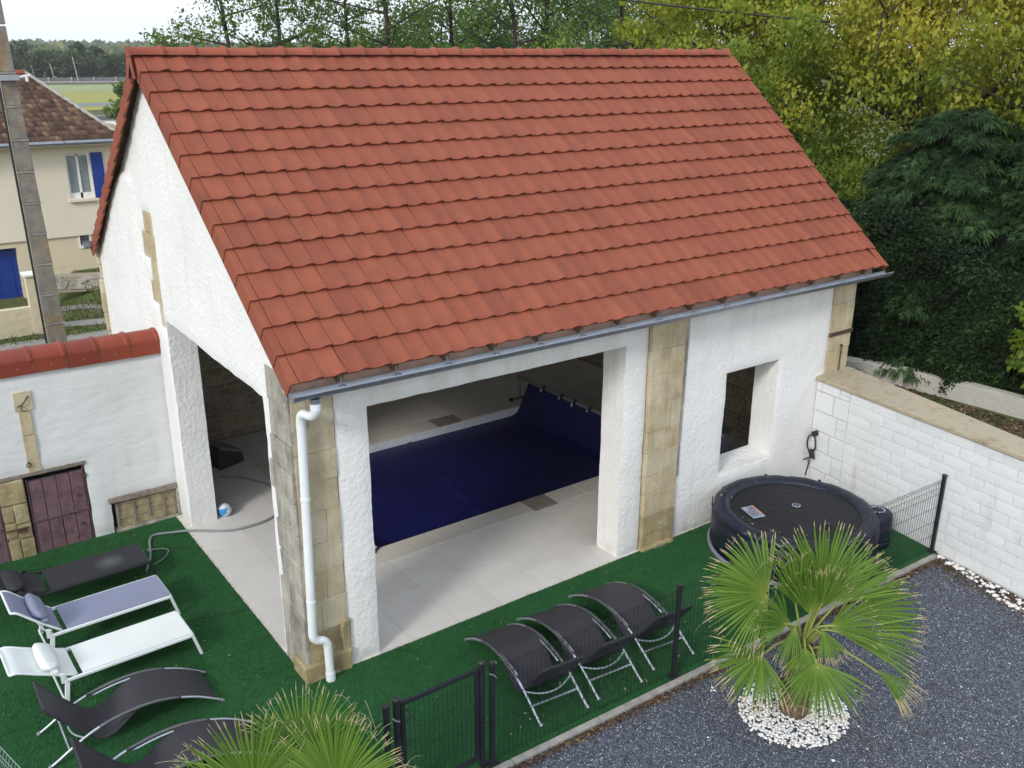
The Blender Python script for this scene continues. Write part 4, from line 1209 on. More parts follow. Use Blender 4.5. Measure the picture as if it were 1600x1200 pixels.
MB().grid(wob(ring([(.93, .0), (1.0, .04), (1.025, .16), (1.025, .34), (1.0, .47), (.96, .53)]), .016, 6)).build('tub_wall', M['vinyl'], spa, False, smooth=True)
MB().grid(wob(ring([(.975, .48), (1.012, .53), (1.0, .585), (.95, .610), (.885, .616), (.83, .60), (.80, .575), (.79, .55)]), .017, 16)).build('rim', M['vinyl'], spa, False, smooth=True)
MB().grid(wob(ring([(.82, .56), (.78, .562), (.70, .572), (.52, .60), (.30, .622), (.12, .634), (.001, .636)]), .006, 5)).build('lid', M['spa_cov'], spa, False, smooth=True)
MB().tube([(1.022*math.cos(2*math.pi*k/60), 1.022*math.sin(2*math.pi*k/60), .46) for k in range(61)], .007, 5, False).build('rim_seam', M['blackp'], spa, False)
for q in (200, 125, 60, 20, 320, 268):
    a = R(q); MB().obox((1.03*math.cos(a), 1.03*math.sin(a), .52), Vector((math.cos(a), math.sin(a), 0))*.006, Vector((-math.sin(a), math.cos(a), 0))*.022, (0, 0, .07)).build('buckle_strap', M['blackp'], spa, False, bevel=.003)
M['greyv'] = simple('grey_foot_ring', (.20, .22, .26), .5)
MB().grid(ring([(.98, .0), (1.055, .0), (1.06, .035), (1.03, .06)])).build('ground_ring', M['greyv'], spa, False, smooth=True)
M['lab_w'] = simple('label_white', (.30, .34, .43), .45); M['lab_o'] = simple('label_orange', (.55, .20, .10), .5); M['lab_d'] = simple('label_print', (.06, .07, .10), .5)
lb = MB(); P = []
lo, ld, ls = Vector((-.52, .235, .598)), Vector((-.30, -.954, .0)), Vector((.954, -.30, .045))
def lq(a0, a1, b0, b1, h): return [lo+ld*a0+ls*b0+Vector((0, 0, h)), lo+ld*a1+ls*b0+Vector((0, 0, h)), lo+ld*a1+ls*b1+Vector((0, 0, h)), lo+ld*a0+ls*b1+Vector((0, 0, h))]
label_o = MB().add(lq(-.15, .15, -.085, .085, .006), [(0, 1, 2, 3)]).add([p-Vector((0, 0, .004)) for p in lq(-.15, .15, -.085, .085, .006)], [(3, 2, 1, 0)]).build('safety_label', M['lab_w'], spa, False, fixn=False)
MB().add(lq(-.15, .10, .062, .085, .010), [(0, 1, 2, 3)]).build('label_band', M['lab_o'], label_o, False, fixn=False)
mb = MB()
for i in range(3): mb.add(lq(-.12+i*.0, -.085, -.02+i*.026, -.004+i*.026, .010), [(0, 1, 2, 3)])
mb.add(lq(-.075, -.055, -.02, .05, .010), [(0, 1, 2, 3)])
for i in range(7): mb.add(lq(-.03+i*.022, -.022+i*.022, -.075, .055-.01*(i % 3), .010), [(0, 1, 2, 3)])
mb.build('label_text', M['lab_d'], label_o, False, fixn=False)
# round emblem in the middle of the lid
em = MB().lathe([(0, .641), (.052, .641), (.055, .636)], (.02, -.0, .0), 24).build('emblem', M['lab_w'], spa, False)
mb = MB().lathe([(0, .6425), (.040, .6425)], (.02, 0, 0), 24); mb.build('emblem_field', M['spa_cov'], em, False)
mb = MB()
for a, b, c_, d_ in ((-.026, .026, .004, .011), (-.020, .020, -.012, -.005)): mb.add([(.02+a, c_, .6435), (.02+b, c_, .6435), (.02+b, d_, .6435), (.02+a, d_, .6435)], [(0, 1, 2, 3)])
mb.build('emblem_mark', M['lab_w'], em, False)
spa.scale = (1, 1, .93)
# pump unit beside the tub
pu = empty('spa_pump', (7.13, -1.62, .008), R(-38), 'black spa pump and heater housing on the turf beside the tub', 'pump')
MB().lathe([(0, 0), (.19, 0), (.205, .03), (.20, .40), (.18, .455), (.13, .47), (0, .475)], n=28).build('housing', M['vinyl'], pu, False, smooth=True)
MB().lathe([(.085, .477), (.10, .482), (.085, .487), (.07, .482)], n=24).build('dial_ring', M['lab_w'], pu, False)
MB().box(-.30, -.17, -.13, .13, .0, .43).build('connector', M['vinyl'], pu, False, bevel=.03, segs=2)
MB().box(-.27, -.19, -.09, .09, .432, .437).build('control_panel', M['lab_w'], pu, False)
for z in (.08, .16): MB().tube([(.203*math.cos(2*math.pi*k/28), .203*math.sin(2*math.pi*k/28), z) for k in range(29)], .004, 5, False).build('band', M['blackp'], pu, False)
# power cable with plug and breaker on the wall
pc_ = empty('power_plug', (7.83, -.1, .8), 0, 'black plug and hanging cable with breaker box on the corner of the block wall', 'cable')
q = wp(.10, -.03, .86)
MB().tube([wp(.10, .0, .86), wp(.10, -.07, .86)], .042, 12).build('plug', M['blackp'], pc_)
MB().tube(spline([wp(.10, -.07, .86), wp(.04, -.09, .80), wp(.02, -.08, .66), wp(.08, -.07, .52), wp(.10, -.10, .40), wp(.25, -.3, .33)], 30), .011, 6).tube(spline([wp(.12, -.07, .85), wp(.17, -.09, .76), wp(.17, -.08, .66), wp(.13, -.07, .60)], 20), .011, 6).tube(spline([wp(.10, -.08, .50), wp(-.0, -.14, .42), wp(.0, -.35, .36), wp(.05, -.5, .3)], 20), .009, 6).build('cord', M['cable'], pc_)
MB().obox(wp(.125, -.075, .56), wd_*.028-Vector((0, 0, .0)), wn*.02, Vector((0, 0, .065))+wd_*-.02).build('breaker', M['blackp'], pc_, bevel=.006)
MB().obox(wp(.07, -.075, .45), wd_*.03, wn*.003, Vector((0, 0, .035))).build('cord_tag', M['lab_w'], pc_)

# ================================================================== PALMS
t = NT('palm_leaf'); at = t.n('Attribute', attribute_name='tip').outputs['Fac']; rn = t.n('Attribute', attribute_name='rnd').outputs['Fac']
gcol = t.mix(rn, (.050, .118, .010), (.130, .225, .026))
gcol = t.mix(t.ramp(at, [(.0, (1, 1, 1)), (.30, (0, 0, 0))]), gcol, (.20, .27, .045))
gcol = t.mix(t.ramp(t.math('ADD', at, t.math('MULTIPLY', rn, .16)), [(.97, (0, 0, 0)), (1.08, (1, 1, 1))]), gcol, (.40, .34, .17))
p_ = t.n('BsdfPrincipled'); t.put(p_.inputs['Base Color'], gcol); p_.inputs['Roughness'].default_value = .55; p_.inputs['Specular IOR Level'].default_value = .3
tr = t.n('BsdfTranslucent'); t.put(tr.inputs[0], gcol); mx = t.n('MixShader'); mx.inputs[0].default_value = .16
t.t.links.new(p_.outputs[0], mx.inputs[1]); t.t.links.new(tr.outputs[0], mx.inputs[2]); t.t.links.new(mx.outputs[0], t.out.inputs[0])
M['palm'] = t.m
M['petiole'] = simple('palm_stalk', (.22, .26, .055), .5, 0, .2, 8)
M['dry'] = simple('dry_frond', (.34, .25, .13), .8, 0, .3, 12)
M['bark'] = simple('palm_bark', (.11, .075, .045), .95, 0, .35, 20, .8, 40)
M['thread'] = simple('palm_thread', (.45, .42, .28), .7)
CAMR, CAMT = Vector((.810, -.586, 0)), Vector((-.586, -.810, 0))     # sideways and towards the viewer, seen from the yard
def fan_mesh(name, hub, d, nrm, L, half, nseg, seed, droop=.25, fold=.0, dry=0.0):
    rr = random.Random(seed)
    d = Vector(d).normalized(); nrm = Vector(nrm); nrm = (nrm-d*nrm.dot(d)).normalized(); sd_ = nrm.cross(d)
    V = []; Fc = []; T = []; RN = []
    thr = MB()
    dth = 2*half/nseg
    for k in range(nseg):
        th = -half+dth*(k+.5)
        Ls = L*(.80+.20*math.cos(th*.75))*rr.uniform(.93, 1.04)
        r0 = rr.random()*.75+.25*rr.random()
        tipd = droop*rr.uniform(.5, 1.5); side = rr.uniform(-.06, .06)
        bad = rr.random() < .10
        rs = [.02, .22, .45, .62, .78, .90, 1.0]
        base = len(V)
        for i, q in enumerate(rs):
            r_ = q*Ls
            wv = min(r_, .60*L)*math.tan(dth/2)*1.06
            if q > .55: wv *= max(.03, ((1-q)/.45))**.62
            dirv = d*math.cos(th+side*q*q)+sd_*math.sin(th+side*q*q)
            perp = sd_*math.cos(th)-d*math.sin(th)
            cup = (abs(th)/half)**2*.30*fold*r_
            c_ = hub+dirv*r_+nrm*(cup+.10*L*q*(1-q)*1.2)+Vector((0, 0, -1))*tipd*L*max(0, q-.55)**2*2.4
            if bad and q > .6: c_ += Vector((0, 0, -1))*(q-.6)*L*.4
            pl = .62*wv
            V += [c_-perp*wv-nrm*pl, c_+nrm*pl, c_+perp*wv-nrm*pl]
            T += [min(1, q+dry)]*3; RN += [r0]*3
        for i in range(len(rs)-1):
            a = base+i*3; b = a+3
            Fc += [(a, a+1, b+1, b), (a+1, a+2, b+2, b+1)]
        if rr.random() < .28:
            p0 = V[base+3*5+1]; pts = [p0]
            w_ = (d*rr.uniform(-.4, .7)+sd_*rr.uniform(-1, 1)+Vector((0, 0, rr.uniform(-.6, .3))))*.05
            for q in range(4):
                pts.append(pts[-1]+w_); w_ = w_*.8+Vector((rr.uniform(-1, 1), rr.uniform(-1, 1), rr.uniform(-1.2, .6)))*.022
            thr.tube(pts, .0011, 3, False)
    me = np_mesh(name, np.array([tuple(v) for v in V]), np.array(Fc), M['palm'], {'tip': T, 'rnd': RN}, smooth=False)
    return me, thr
def palm(loc, label, fans, crown_h, L, seed, trunk_r=.11):
    g = empty('fan_palm', loc, 0, label, 'palm')
    g0 = Vector(loc)
    tr_ = MB(); n = 12
    P = []
    for i in range(10):
        z = crown_h*.92*i/9; rad = trunk_r*(1.25-.35*i/9)*(1+.10*(i % 2))
        P.append([g0+Vector((rad*math.cos(2*math.pi*k/n), rad*math.sin(2*math.pi*k/n), z)) for k in range(n+1)])
    tr_.grid(P); tr_.build('trunk', M['bark'], g)
    rr = random.Random(seed+99)
    for k in range(26):                                  # old leaf bases
        a = rr.uniform(0, 6.28); z = crown_h*rr.uniform(.15, .95); e = Vector((math.cos(a), math.sin(a), 0))
        b0 = g0+e*trunk_r*.9+Vector((0, 0, z))
        MB().obox(b0+e*.03+Vector((0, 0, .04)), e*.045+Vector((0, 0, .05)), Vector((-e.y, e.x, 0))*.022, Vector((-e.x*.006, -e.y*.006, .006))).build('leaf_base', M['dry'] if rr.random() < .5 else M['bark'], g)
    top = g0+Vector((0, 0, crown_h*.9))
    for i, fq in enumerate(fans):
        if len(fq) == 8:
            hq, dq, nq, Lq, half, droop, fold, dry = fq
            hub = g0+Vector((0, 0, crown_h))+CAMR*hq[0]+CAMT*hq[1]+Vector((0, 0, hq[2]))
            mid = top.lerp(hub, .5)+Vector((0, 0, .08 if hq[2] < .2 else .0))
            bl_d = (CAMR*dq[0]+CAMT*dq[1]+Vector((0, 0, dq[2]))).normalized(); nrm = CAMR*nq[0]+CAMT*nq[1]+Vector((0, 0, nq[2])); Lf = Lq*L
        else:
            r_, t_, u_, plen, sc, half, nr, nt2, nu, droop, fold, dry = fq
            dirv = (CAMR*r_+CAMT*t_+Vector((0, 0, u_))).normalized()
            hub = top+dirv*plen+Vector((0, 0, -.12*plen*(1-max(0, u_))))
            mid = top+dirv*plen*.5+Vector((0, 0, .07*plen))
            nrm = CAMR*nr+CAMT*nt2+Vector((0, 0, nu)); Lf = L*sc
            bl_d = (CAMR*r_+CAMT*t_+Vector((0, 0, u_-.25*(1-abs(u_))))).normalized()
        me, thr = fan_mesh('frond', hub, bl_d, nrm, Lf, R(half), int((33 if seed == 3 else 46)*half/70+5), seed*50+i, droop, fold, dry)
        fo = link('frond', me, g)
        MB().tube(spline([top-Vector((0, 0, .05)), mid, hub+bl_d*.06], 10), [.016-.0008*q for q in range(10)], 6).build('stalk', M['petiole'], fo, smooth=True)
        if thr.v: tag(thr.build('threads', M['thread'], fo, fixn=False), kind='stuff')
    return g
# columns: right, towards viewer, up, stalk length, size, half spread, normal(right, towards, up), droop, fold, dryness
# each frond: hub (right, towards viewer, up), axis, normal, length, half spread, droop, fold, dryness
F1 = [((-.40, .00, .50), (-.95, .10, .22), (.05, .85, .52), .74, 92, .10, .3, .0),
      ((.17, -.10, .46), (.16, -.12, 1.0), (.0, .97, .22), .80, 72, .06, .3, .0),
      ((.10, .12, .42), (.0, .10, 1.0), (.05, .98, .15), .52, 24, .03, .9, .05),
      ((.32, -.06, .36), (.72, -.05, .72), (-.25, .85, .45), .72, 32, .08, .8, .0),
      ((.46, .00, .30), (1.0, .05, .14), (.0, .80, .60), .74, 36, .05, .6, .0),
      ((.30, .10, .13), (.90, .42, -.06), (.0, .65, .75), .84, 24, .10, 1.0, .0),
      ((.64, .34, -.14), (.62, .50, -.55), (.3, .6, .6), .52, 26, .2, .9, .22),
      ((.02, .40, -.02), (.02, .82, -.55), (.0, .84, .54), .58, 64, .10, .4, .0),
      ((-.48, .26, -.02), (-.62, .66, -.40), (-.08, .80, .60), .62, 68, .14, .4, .07),
      ((-.12, .05, .40), (-.34, .02, .94), (.5, .80, .25), .66, 32, .08, .8, .0),
      ((-.16, .20, .26), (-.30, .45, -.62), (.25, .85, .4), .42, 30, .2, .8, .0),
      ((.12, .18, .20), (.20, .50, -.60), (-.1, .85, .4), .36, 34, .2, .8, .10),
      ((.02, .06, .30), (.04, .02, 1.0), (.05, .96, .25), .58, 46, .06, .6, .0),
      ((-.20, .10, .20), (-.62, .30, .45), (.15, .88, .42), .56, 42, .12, .6, .0),
      ((.22, .10, .18), (.62, .25, .40), (-.15, .88, .42), .54, 38, .12, .6, .0),
      ((-.06, .26, .06), (-.12, .60, -.55), (.05, .88, .45), .44, 44, .2, .6, .04),
      ((-.30, -.30, .20), (-.70, -.55, .10), (.0, .45, .88), .70, 48, .2, .5, .0),
      ((.30, -.35, .18), (.55, -.75, .10), (.0, .35, .92), .70, 46, .2, .5, .0)]
palm((3.63, -3.12, -.02), 'fan palm on the gravel in a ring of white pebbles', [(tuple(q*.93 for q in f_[0]), *f_[1:]) for f_ in F1], .86, .90, 3)
F2 = [((-.36, .00, .26), (-.16, -.10, 1.0), (.10, .95, .25), .80, 82, .06, .25, .0),
      ((.36, .00, .28), (.26, -.10, 1.0), (-.08, .95, .25), .80, 80, .06, .25, .0),
      ((.02, -.32, .24), (-.02, -.50, .85), (.0, .85, .50), .78, 62, .10, .4, .0),
      ((-.62, .08, .02), (-.95, .10, .20), (.05, .75, .65), .74, 66, .18, .4, .0),
      ((.64, .10, .02), (.95, .15, .10), (-.05, .75, .65), .70, 58, .18, .4, .0),
      ((.03, .22, .22), (.05, .10, 1.0), (.0, .97, .2), .40, 15, .05, .9, .45),
      ((-.12, .30, .10), (-.10, .20, 1.0), (.0, .95, .3), .34, 15, .05, .9, .55),
      ((-.35, .40, .0), (-.40, .80, .10), (.0, .7, .7), .70, 60, .2, .5, .0),
      ((.40, .40, .0), (.45, .80, .05), (.0, .7, .7), .70, 60, .2, .5, .0)]
palm((-1.139, -2.489, -.02), 'fan palm in the foreground left of the gate', [(tuple(q*.80 for q in f_[0]), *f_[1:]) for f_ in F2], .98, .76, 5)

# white pebbles round the palm
nps = 1700
a_ = rng.uniform(0, 6.28, nps); r_ = .53*np.sqrt(rng.uniform(.05, 1, nps)); px_ = 3.63+r_*np.cos(a_)*1.02; py_ = -3.12+r_*np.sin(a_)*.95
ex = 25; px_ = np.r_[px_, 3.63+rng.normal(0, .62, ex)]; py_ = np.r_[py_, -3.12+rng.normal(0, .55, ex)]
# rubble of white stones at the foot of the block wall
ew = 150; uw = rng.uniform(2.3, 3.9, ew)**1.0; dw = -rng.uniform(.01, .34, ew)*(uw-2.1)/1.6
px_ = np.r_[px_, 7.86-.125*uw+.992*dw]; py_ = np.r_[py_, -.992*uw-.125*dw]
nps = len(px_)
def pebbles(name, X, Y, Z, S, mat, label, cat):
    n = len(X); ico = np.array([(0, 0, 1), (.9, 0, .35), (.28, .85, .35), (-.72, .53, .35), (-.72, -.53, .35), (.28, -.85, .35), (.7, .5, -.3), (-.3, .85, -.3), (-.9, 0, -.3), (-.3, -.85, -.3), (.7, -.5, -.3)])
    Fi = [(0, 1, 2), (0, 2, 3), (0, 3, 4), (0, 4, 5), (0, 5, 1), (1, 6, 2), (2, 6, 7), (2, 7, 3), (3, 7, 8), (3, 8, 4), (4, 8, 9), (4, 9, 5), (5, 9, 10), (5, 10, 1), (1, 10, 6)]
    V = ico[None]*S[:, None, None]*rng.uniform(.7, 1.15, (n, 11, 1))*np.array([1, .8, .55])
    A = rng.uniform(0, 6.28, n)[:, None]
    V = np.stack([V[..., 0]*np.cos(A)-V[..., 1]*np.sin(A)+X[:, None], V[..., 0]*np.sin(A)+V[..., 1]*np.cos(A)+Y[:, None], V[..., 2]+Z[:, None]], -1)
    FF = (np.arange(n)[:, None, None]*11+np.array(Fi)[None]).reshape(-1, 3)
    o = link(name, np_mesh(name, V.reshape(-1, 3), FF, mat, {'rnd': np.repeat(rng.random(n), 11)}, smooth=True))
    return tag(o, label, cat, kind='stuff')
t = NT('white_pebble'); at = t.n('Attribute', attribute_name='rnd').outputs['Fac']
t.bsdf(t.ramp(at, [(0, (.62, .63, .64)), (.7, (.80, .80, .79)), (.94, (.70, .66, .60)), (1, (.45, .36, .28))]), .7, 0, None, .3)
M['pebble'] = t.m
S_ = rng.uniform(.013, .025, nps); S_[-ew:] *= rng.uniform(.5, 2.6, ew)
pebbles('white_pebbles', px_, py_, np.where(np.arange(nps) < 1700, rng.uniform(-.012, .012, nps), -.012), S_, M['pebble'], 'white pebbles ringed round the palm and strewn along the block wall', 'pebbles')
# brown litter along the edging and the block wall
nl = 5200
lx_ = rng.uniform(.9, 7.4, nl); ly_ = -2.12-.0262*lx_-np.abs(rng.normal(0, .05, nl))
sel = rng.random(nl) < .45+.5*np.sin(lx_*2.1)**2*(rng.random(nl) < .5); lx_, ly_ = lx_[sel], ly_[sel]
uw = rng.uniform(2.15, 4.2, 3000); dw = -np.abs(rng.normal(0, .16, 3000))
lx_ = np.r_[lx_, 7.86-.125*uw+.992*dw]; ly_ = np.r_[ly_, -.992*uw-.125*dw]
gx2 = rng.uniform(8.5, 10.6, 6500); gy2 = rng.uniform(-3.2, 1.2, 6500)
def flakes(X, Y, Z, s0, s1):
    n = len(X); A = rng.uniform(0, 6.28, n); s = rng.uniform(s0, s1, n); tl = rng.uniform(-.5, .5, (n, 2))
    q = np.array([(-1, -.45), (1, -.45), (1, .45), (-1, .45)]); q[0] *= .6; q[2] *= .7
    V = np.zeros((n, 4, 3)); c_, s2 = np.cos(A)[:, None], np.sin(A)[:, None]
    V[..., 0] = (q[None, :, 0]*c_-q[None, :, 1]*s2)*s[:, None]; V[..., 1] = (q[None, :, 0]*s2+q[None, :, 1]*c_)*s[:, None]
    V[..., 2] = V[..., 0]*tl[:, :1]+V[..., 1]*tl[:, 1:]+np.abs(s[:, None])*.5
    V[..., 0] += X[:, None]; V[..., 1] += Y[:, None]; V[..., 2] += np.asarray(Z)[:, None]
    return V.reshape(-1, 3), np.arange(n*4).reshape(-1, 4), np.repeat(rng.random(n), 4)
M['litter'] = mat_leaf('leaf_litter', [(0, (.035, .021, .013)), (.5, (.085, .050, .028)), (.85, (.16, .10, .05)), (1, (.24, .19, .11))], .85, .05)
V, Fq_, rn_ = flakes(lx_, ly_, np.full(len(lx_), -.018), .006, .022)
tag(link('leaf_litter', np_mesh('leaf_litter', V, Fq_, M['litter'], {'rnd': rn_})), 'brown leaf litter along the edging and the foot of the block wall', 'litter', kind='stuff')
V, Fq_, rn_ = flakes(gx2, gy2, np.full(len(gx2), .885), .015, .04)
tag(link('leaf_litter', np_mesh('leaf_litter', V, Fq_, M['litter'], {'rnd': rn_})), 'dry brown leaves on the strip of soil behind the block wall', 'litter', kind='stuff')
# fallen leaves on turf and floor
lv = 170
X = np.r_[rng.uniform(-2.6, -.1, 40), rng.uniform(.9, 7.3, 130)]; Y = np.r_[rng.uniform(.0, 4.2, 40), rng.uniform(-2.0, -.1, 90), rng.uniform(-2.0, -1.5, 40)]
V, Fq_, rn_ = flakes(X, Y, np.full(lv, .016), .007, .02)
M['fallen'] = mat_leaf('fallen_leaf', [(0, (.20, .17, .07)), (.5, (.34, .29, .13)), (1, (.42, .40, .24))], .8, .1)
tag(link('fallen_leaves', np_mesh('fallen_leaves', V, Fq_, M['fallen'], {'rnd': rn_})), 'small pale leaves fallen on the turf', 'leaves', kind='stuff')
aa = rng.uniform(0, 6.28, 90); rad_ = rng.uniform(.76, .93, 90); sel = (np.cos(aa-R(150)) > .2) | (rng.random(90) < .35); aa, rad_ = aa[sel], rad_[sel]
V, Fq_, rn_ = flakes(6.17+rad_*np.cos(aa), -1.07+rad_*np.sin(aa), np.full(len(aa), .60)+.035*(rad_ > .84), .007, .018)
tag(link('fallen_leaves', np_mesh('fallen_leaves', V, Fq_, M['fallen'], {'rnd': rn_})), 'small pale leaves caught round the rim of the spa cover', 'leaves', kind='stuff')

# ================================================================== TREES
M['trunk'] = simple('tree_bark', (.075, .06, .045), .95, 0, .35, 9, .6, 18)
M['trunk_d'] = simple('dark_bark', (.040, .034, .028), .95, 0, .35, 9, .6, 18)
def leaf_cards(C_, n, spread, size, up=.9, droop=0.0, asp=.55, gen=rng):
    """C_ (m,3) clump centres, n leaves in all, spread (m,) clump radii -> folded leaf quads"""
    m = len(C_); idx = gen.integers(0, m, n)
    off = gen.normal(0, 1, (n, 3)); off /= np.linalg.norm(off, axis=1)[:, None]; off *= gen.random((n, 1))**.5
    P = C_[idx]+off*spread[idx][:, None]*np.array([1, 1, .8])
    d = gen.normal(0, 1, (n, 3)); d[:, 2] -= droop; d /= np.linalg.norm(d, axis=1)[:, None]
    nn = gen.normal(0, .7, (n, 3)); nn[:, 2] += up; s = np.cross(d, nn); s /= np.linalg.norm(s, axis=1)[:, None]
    L = (size*np.clip(gen.lognormal(-.05, .35, n), .4, 1.9))[:, None]
    V = np.stack([P, P+d*L*.5+s*L*asp*.5, P+d*L, P+d*L*.5-s*L*asp*.5], 1).reshape(-1, 3)
    shade = np.repeat(gen.random(n), 4)
    return V, np.arange(n*4).reshape(-1, 4), shade, idx
def tree(name, base, H, crown, label, cat, group, nleaf, size, mat, seed, trunk_r=.16, nlimb=9, start=.3, spread=.45, lean=(0, 0), bark='trunk', clump=.55, nclump=5, droop=.3, tone=None):
    g = empty(name, base, 0, label, cat, group)
    rr = random.Random(seed); gen = np.random.default_rng(seed); b = Vector(base)
    tp = [b+Vector((lean[0]*q*q*H+rr.uniform(-.05, .05)*H*.2*q, lean[1]*q*q*H+rr.uniform(-.05, .05)*H*.2*q, H*.93*q)) for q in [i/9 for i in range(10)]]
    w = MB().tube(tp, [trunk_r*(1-.85*i/9) for i in range(10)], 8)
    cl = []; rad = []
    for k in range(nlimb):
        q = start+(1-start)*(k+.5)/nlimb*.95; a = k*2.4+rr.uniform(-.5, .5)
        i = min(8, int(q*9)); p0 = tp[i].lerp(tp[i+1], q*9-i)
        f = math.sin(math.pi*min(1, .18+.82*(q-start)/(1-start)))**.7
        ln = crown*f*rr.uniform(.75, 1.15)
        e = Vector((math.cos(a), math.sin(a), rr.uniform(.25, .8)))
        p1 = p0+Vector((e.x*ln*.55, e.y*ln*.55, e.z*ln*.40)); p2 = p0+Vector((e.x*ln, e.y*ln, e.z*ln*.75))
        r0 = trunk_r*(1-.8*q)*.45+.010
        w.tube([p0, p1, p2], [r0, r0*.6, r0*.22], 6)
        for j in range(nclump):
            s_ = rr.uniform(.35, 1.08); c0 = p0.lerp(p2, s_)+Vector((rr.gauss(0, 1), rr.gauss(0, 1), rr.gauss(0, .7)))*crown*.20
            if j < 3: w.tube([p0.lerp(p2, s_*.8), c0], [r0*.32, r0*.1], 4)
            cl.append(c0); rad.append(crown*clump*rr.uniform(.28, .6))
    w.build('trunk', M[bark], g)
    V, Fq_, sh, idx = leaf_cards(np.array([tuple(c) for c in cl]), nleaf, np.array(rad), size, droop=droop, gen=gen)
    ct = gen.random(len(cl))
    sh = np.clip(.45*sh+.55*np.repeat(ct[idx], 4), 0, 1)
    if tone is not None: sh = tone(V, sh, b)
    link('crown', np_mesh('crown', V, Fq_, mat, {'rnd': sh}), g)
    return g
def at(px, dist, z=0.0):
    x = (px-800)/1450.8; d = (Vector((math.cos(YAW), math.sin(YAW), 0))+Vector((math.sin(YAW), -math.cos(YAW), 0))*x*math.cos(PITCH)).normalized()*dist
    return (-2.9365+d.x, -7.531+d.y, z)
M['lf_robinia'] = mat_leaf('robinia_leaf', [(0, (.065, .125, .032)), (.45, (.12, .21, .05)), (.8, (.19, .28, .075)), (1, (.36, .36, .10))], .55, .5)
M['lf_shrub'] = mat_leaf('hedgerow_leaf', [(0, (.045, .095, .030)), (.5, (.085, .16, .046)), (.85, (.14, .22, .06)), (1, (.26, .27, .08))], .55, .42)
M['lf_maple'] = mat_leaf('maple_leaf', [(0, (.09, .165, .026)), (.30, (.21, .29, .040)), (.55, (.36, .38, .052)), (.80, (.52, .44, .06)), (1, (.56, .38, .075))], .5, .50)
M['lf_conifer'] = mat_leaf('conifer_spray', [(0, (.008, .021, .006)), (.55, (.016, .042, .011)), (.85, (.040, .088, .024)), (1, (.085, .145, .042))], .75, .10)  # upper stops lightened: highlights painted onto the sprays
M['lf_far'] = mat_leaf('far_leaf', [(0, (.030, .060, .022)), (.5, (.055, .095, .030)), (1, (.10, .13, .045))], .6, .25)
M['lf_pine'] = mat_leaf('far_pine_leaf', [(0, (.018, .038, .020)), (.6, (.030, .058, .026)), (1, (.055, .085, .035))], .6, .1)
# row of thin trees behind the ridge
row = [(365, 33, 12, 2.6, 'slender tree with a leaning trunk at the left end of the row behind the ridge', (-.06, .02), 3),
       (430, 35, 13, 2.4, 'tall thin tree second from the left behind the ridge', (.02, 0), 5),
       (540, 36, 12, 2.6, 'open-crowned tree with yellowing leaves behind the left half of the ridge', (.03, .02), 8),
       (610, 34, 14, 2.7, 'dark-trunked forked tree behind the ridge, just left of its middle', (-.02, .01), 11),
       (700, 37, 13, 3.0, 'sparse tree with bare branches behind the middle of the ridge', (.02, .0), 13),
       (815, 33, 13, 3.0, 'tree with a crooked trunk bending left behind the ridge', (-.07, .04), 17),
       (850, 35, 15, 2.8, 'straight dark-trunked tree just left of the overhead cable', (.01, 0), 19),
       (965, 34, 13, 3.6, 'leafy thin-trunked tree under the overhead cable', (.02, 0), 23),
       (1010, 37, 13, 3.0, 'rightmost slender tree of the row behind the ridge', (-.02, 0), 27)]
for px, dist, H, cr, lab, ln, sd2 in row:
    tree('slender_tree', at(px, dist), H, cr, lab, 'tree', 'thin trees behind the barn', 9500, .115, M['lf_robinia'], sd2, .13, 17, .30, .5, ln, 'trunk_d', .42, 9)
for k, (px, dist, H, cr, lab) in enumerate([(470, 41, 6.5, 2.3, 'dense green bush showing over the left part of the ridge'), (585, 42, 6.8, 2.2, 'round dark green bush over the ridge between two forked trunks'), (690, 44, 8.4, 2.9, 'broad bush over the middle of the ridge'),
                                        (780, 43, 8.5, 2.9, 'bush behind the crooked trunk over the ridge'), (890, 42, 9.2, 2.7, 'tall dense bush right of the straight trunk over the ridge'), (975, 44, 8.8, 2.8, 'bush below the overhead cable'), (1045, 43, 7.6, 2.2, 'small bush at the right end of the ridge, before the yellow tree')]):
    tree('hedgerow_bush', at(px, dist), H, cr, lab, 'bush', 'bushes behind the barn', 15000, .15, M['lf_shrub'], 60+k, .12, 15, .12, .5, (0, 0), 'trunk_d', .75, 6)
# the big yellow-green tree on the right and its smaller neighbours
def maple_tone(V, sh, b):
    k = np.clip((V[:, 2]-b.z-3.2)/3.5, 0, 1)  # sunlight painted by height: top leaves yellower and lighter, low ones darker
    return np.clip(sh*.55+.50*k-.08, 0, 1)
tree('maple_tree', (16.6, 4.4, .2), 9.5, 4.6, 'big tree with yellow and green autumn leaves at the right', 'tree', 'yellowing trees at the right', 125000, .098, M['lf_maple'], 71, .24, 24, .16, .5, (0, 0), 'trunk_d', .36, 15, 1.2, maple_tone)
tree('maple_tree', (13.2, 7.0, .2), 8.0, 3.0, 'lighter yellow-green tree just right of the roof ridge', 'tree', 'yellowing trees at the right', 56000, .092, M['lf_maple'], 72, .16, 20, .2, .5, (0, 0), 'trunk_d', .38, 12, 1.2, lambda V, sh, b: np.clip(sh*.6+.10, 0, 1))
tree('maple_tree', (17.6, .6, .6), 9.0, 3.6, 'yellow-leaved tree at the right edge of the view behind the conifers', 'tree', 'yellowing trees at the right', 66000, .098, M['lf_maple'], 73, .2, 20, .2, .5, (0, 0), 'trunk_d', .38, 14, 1.2, maple_tone)
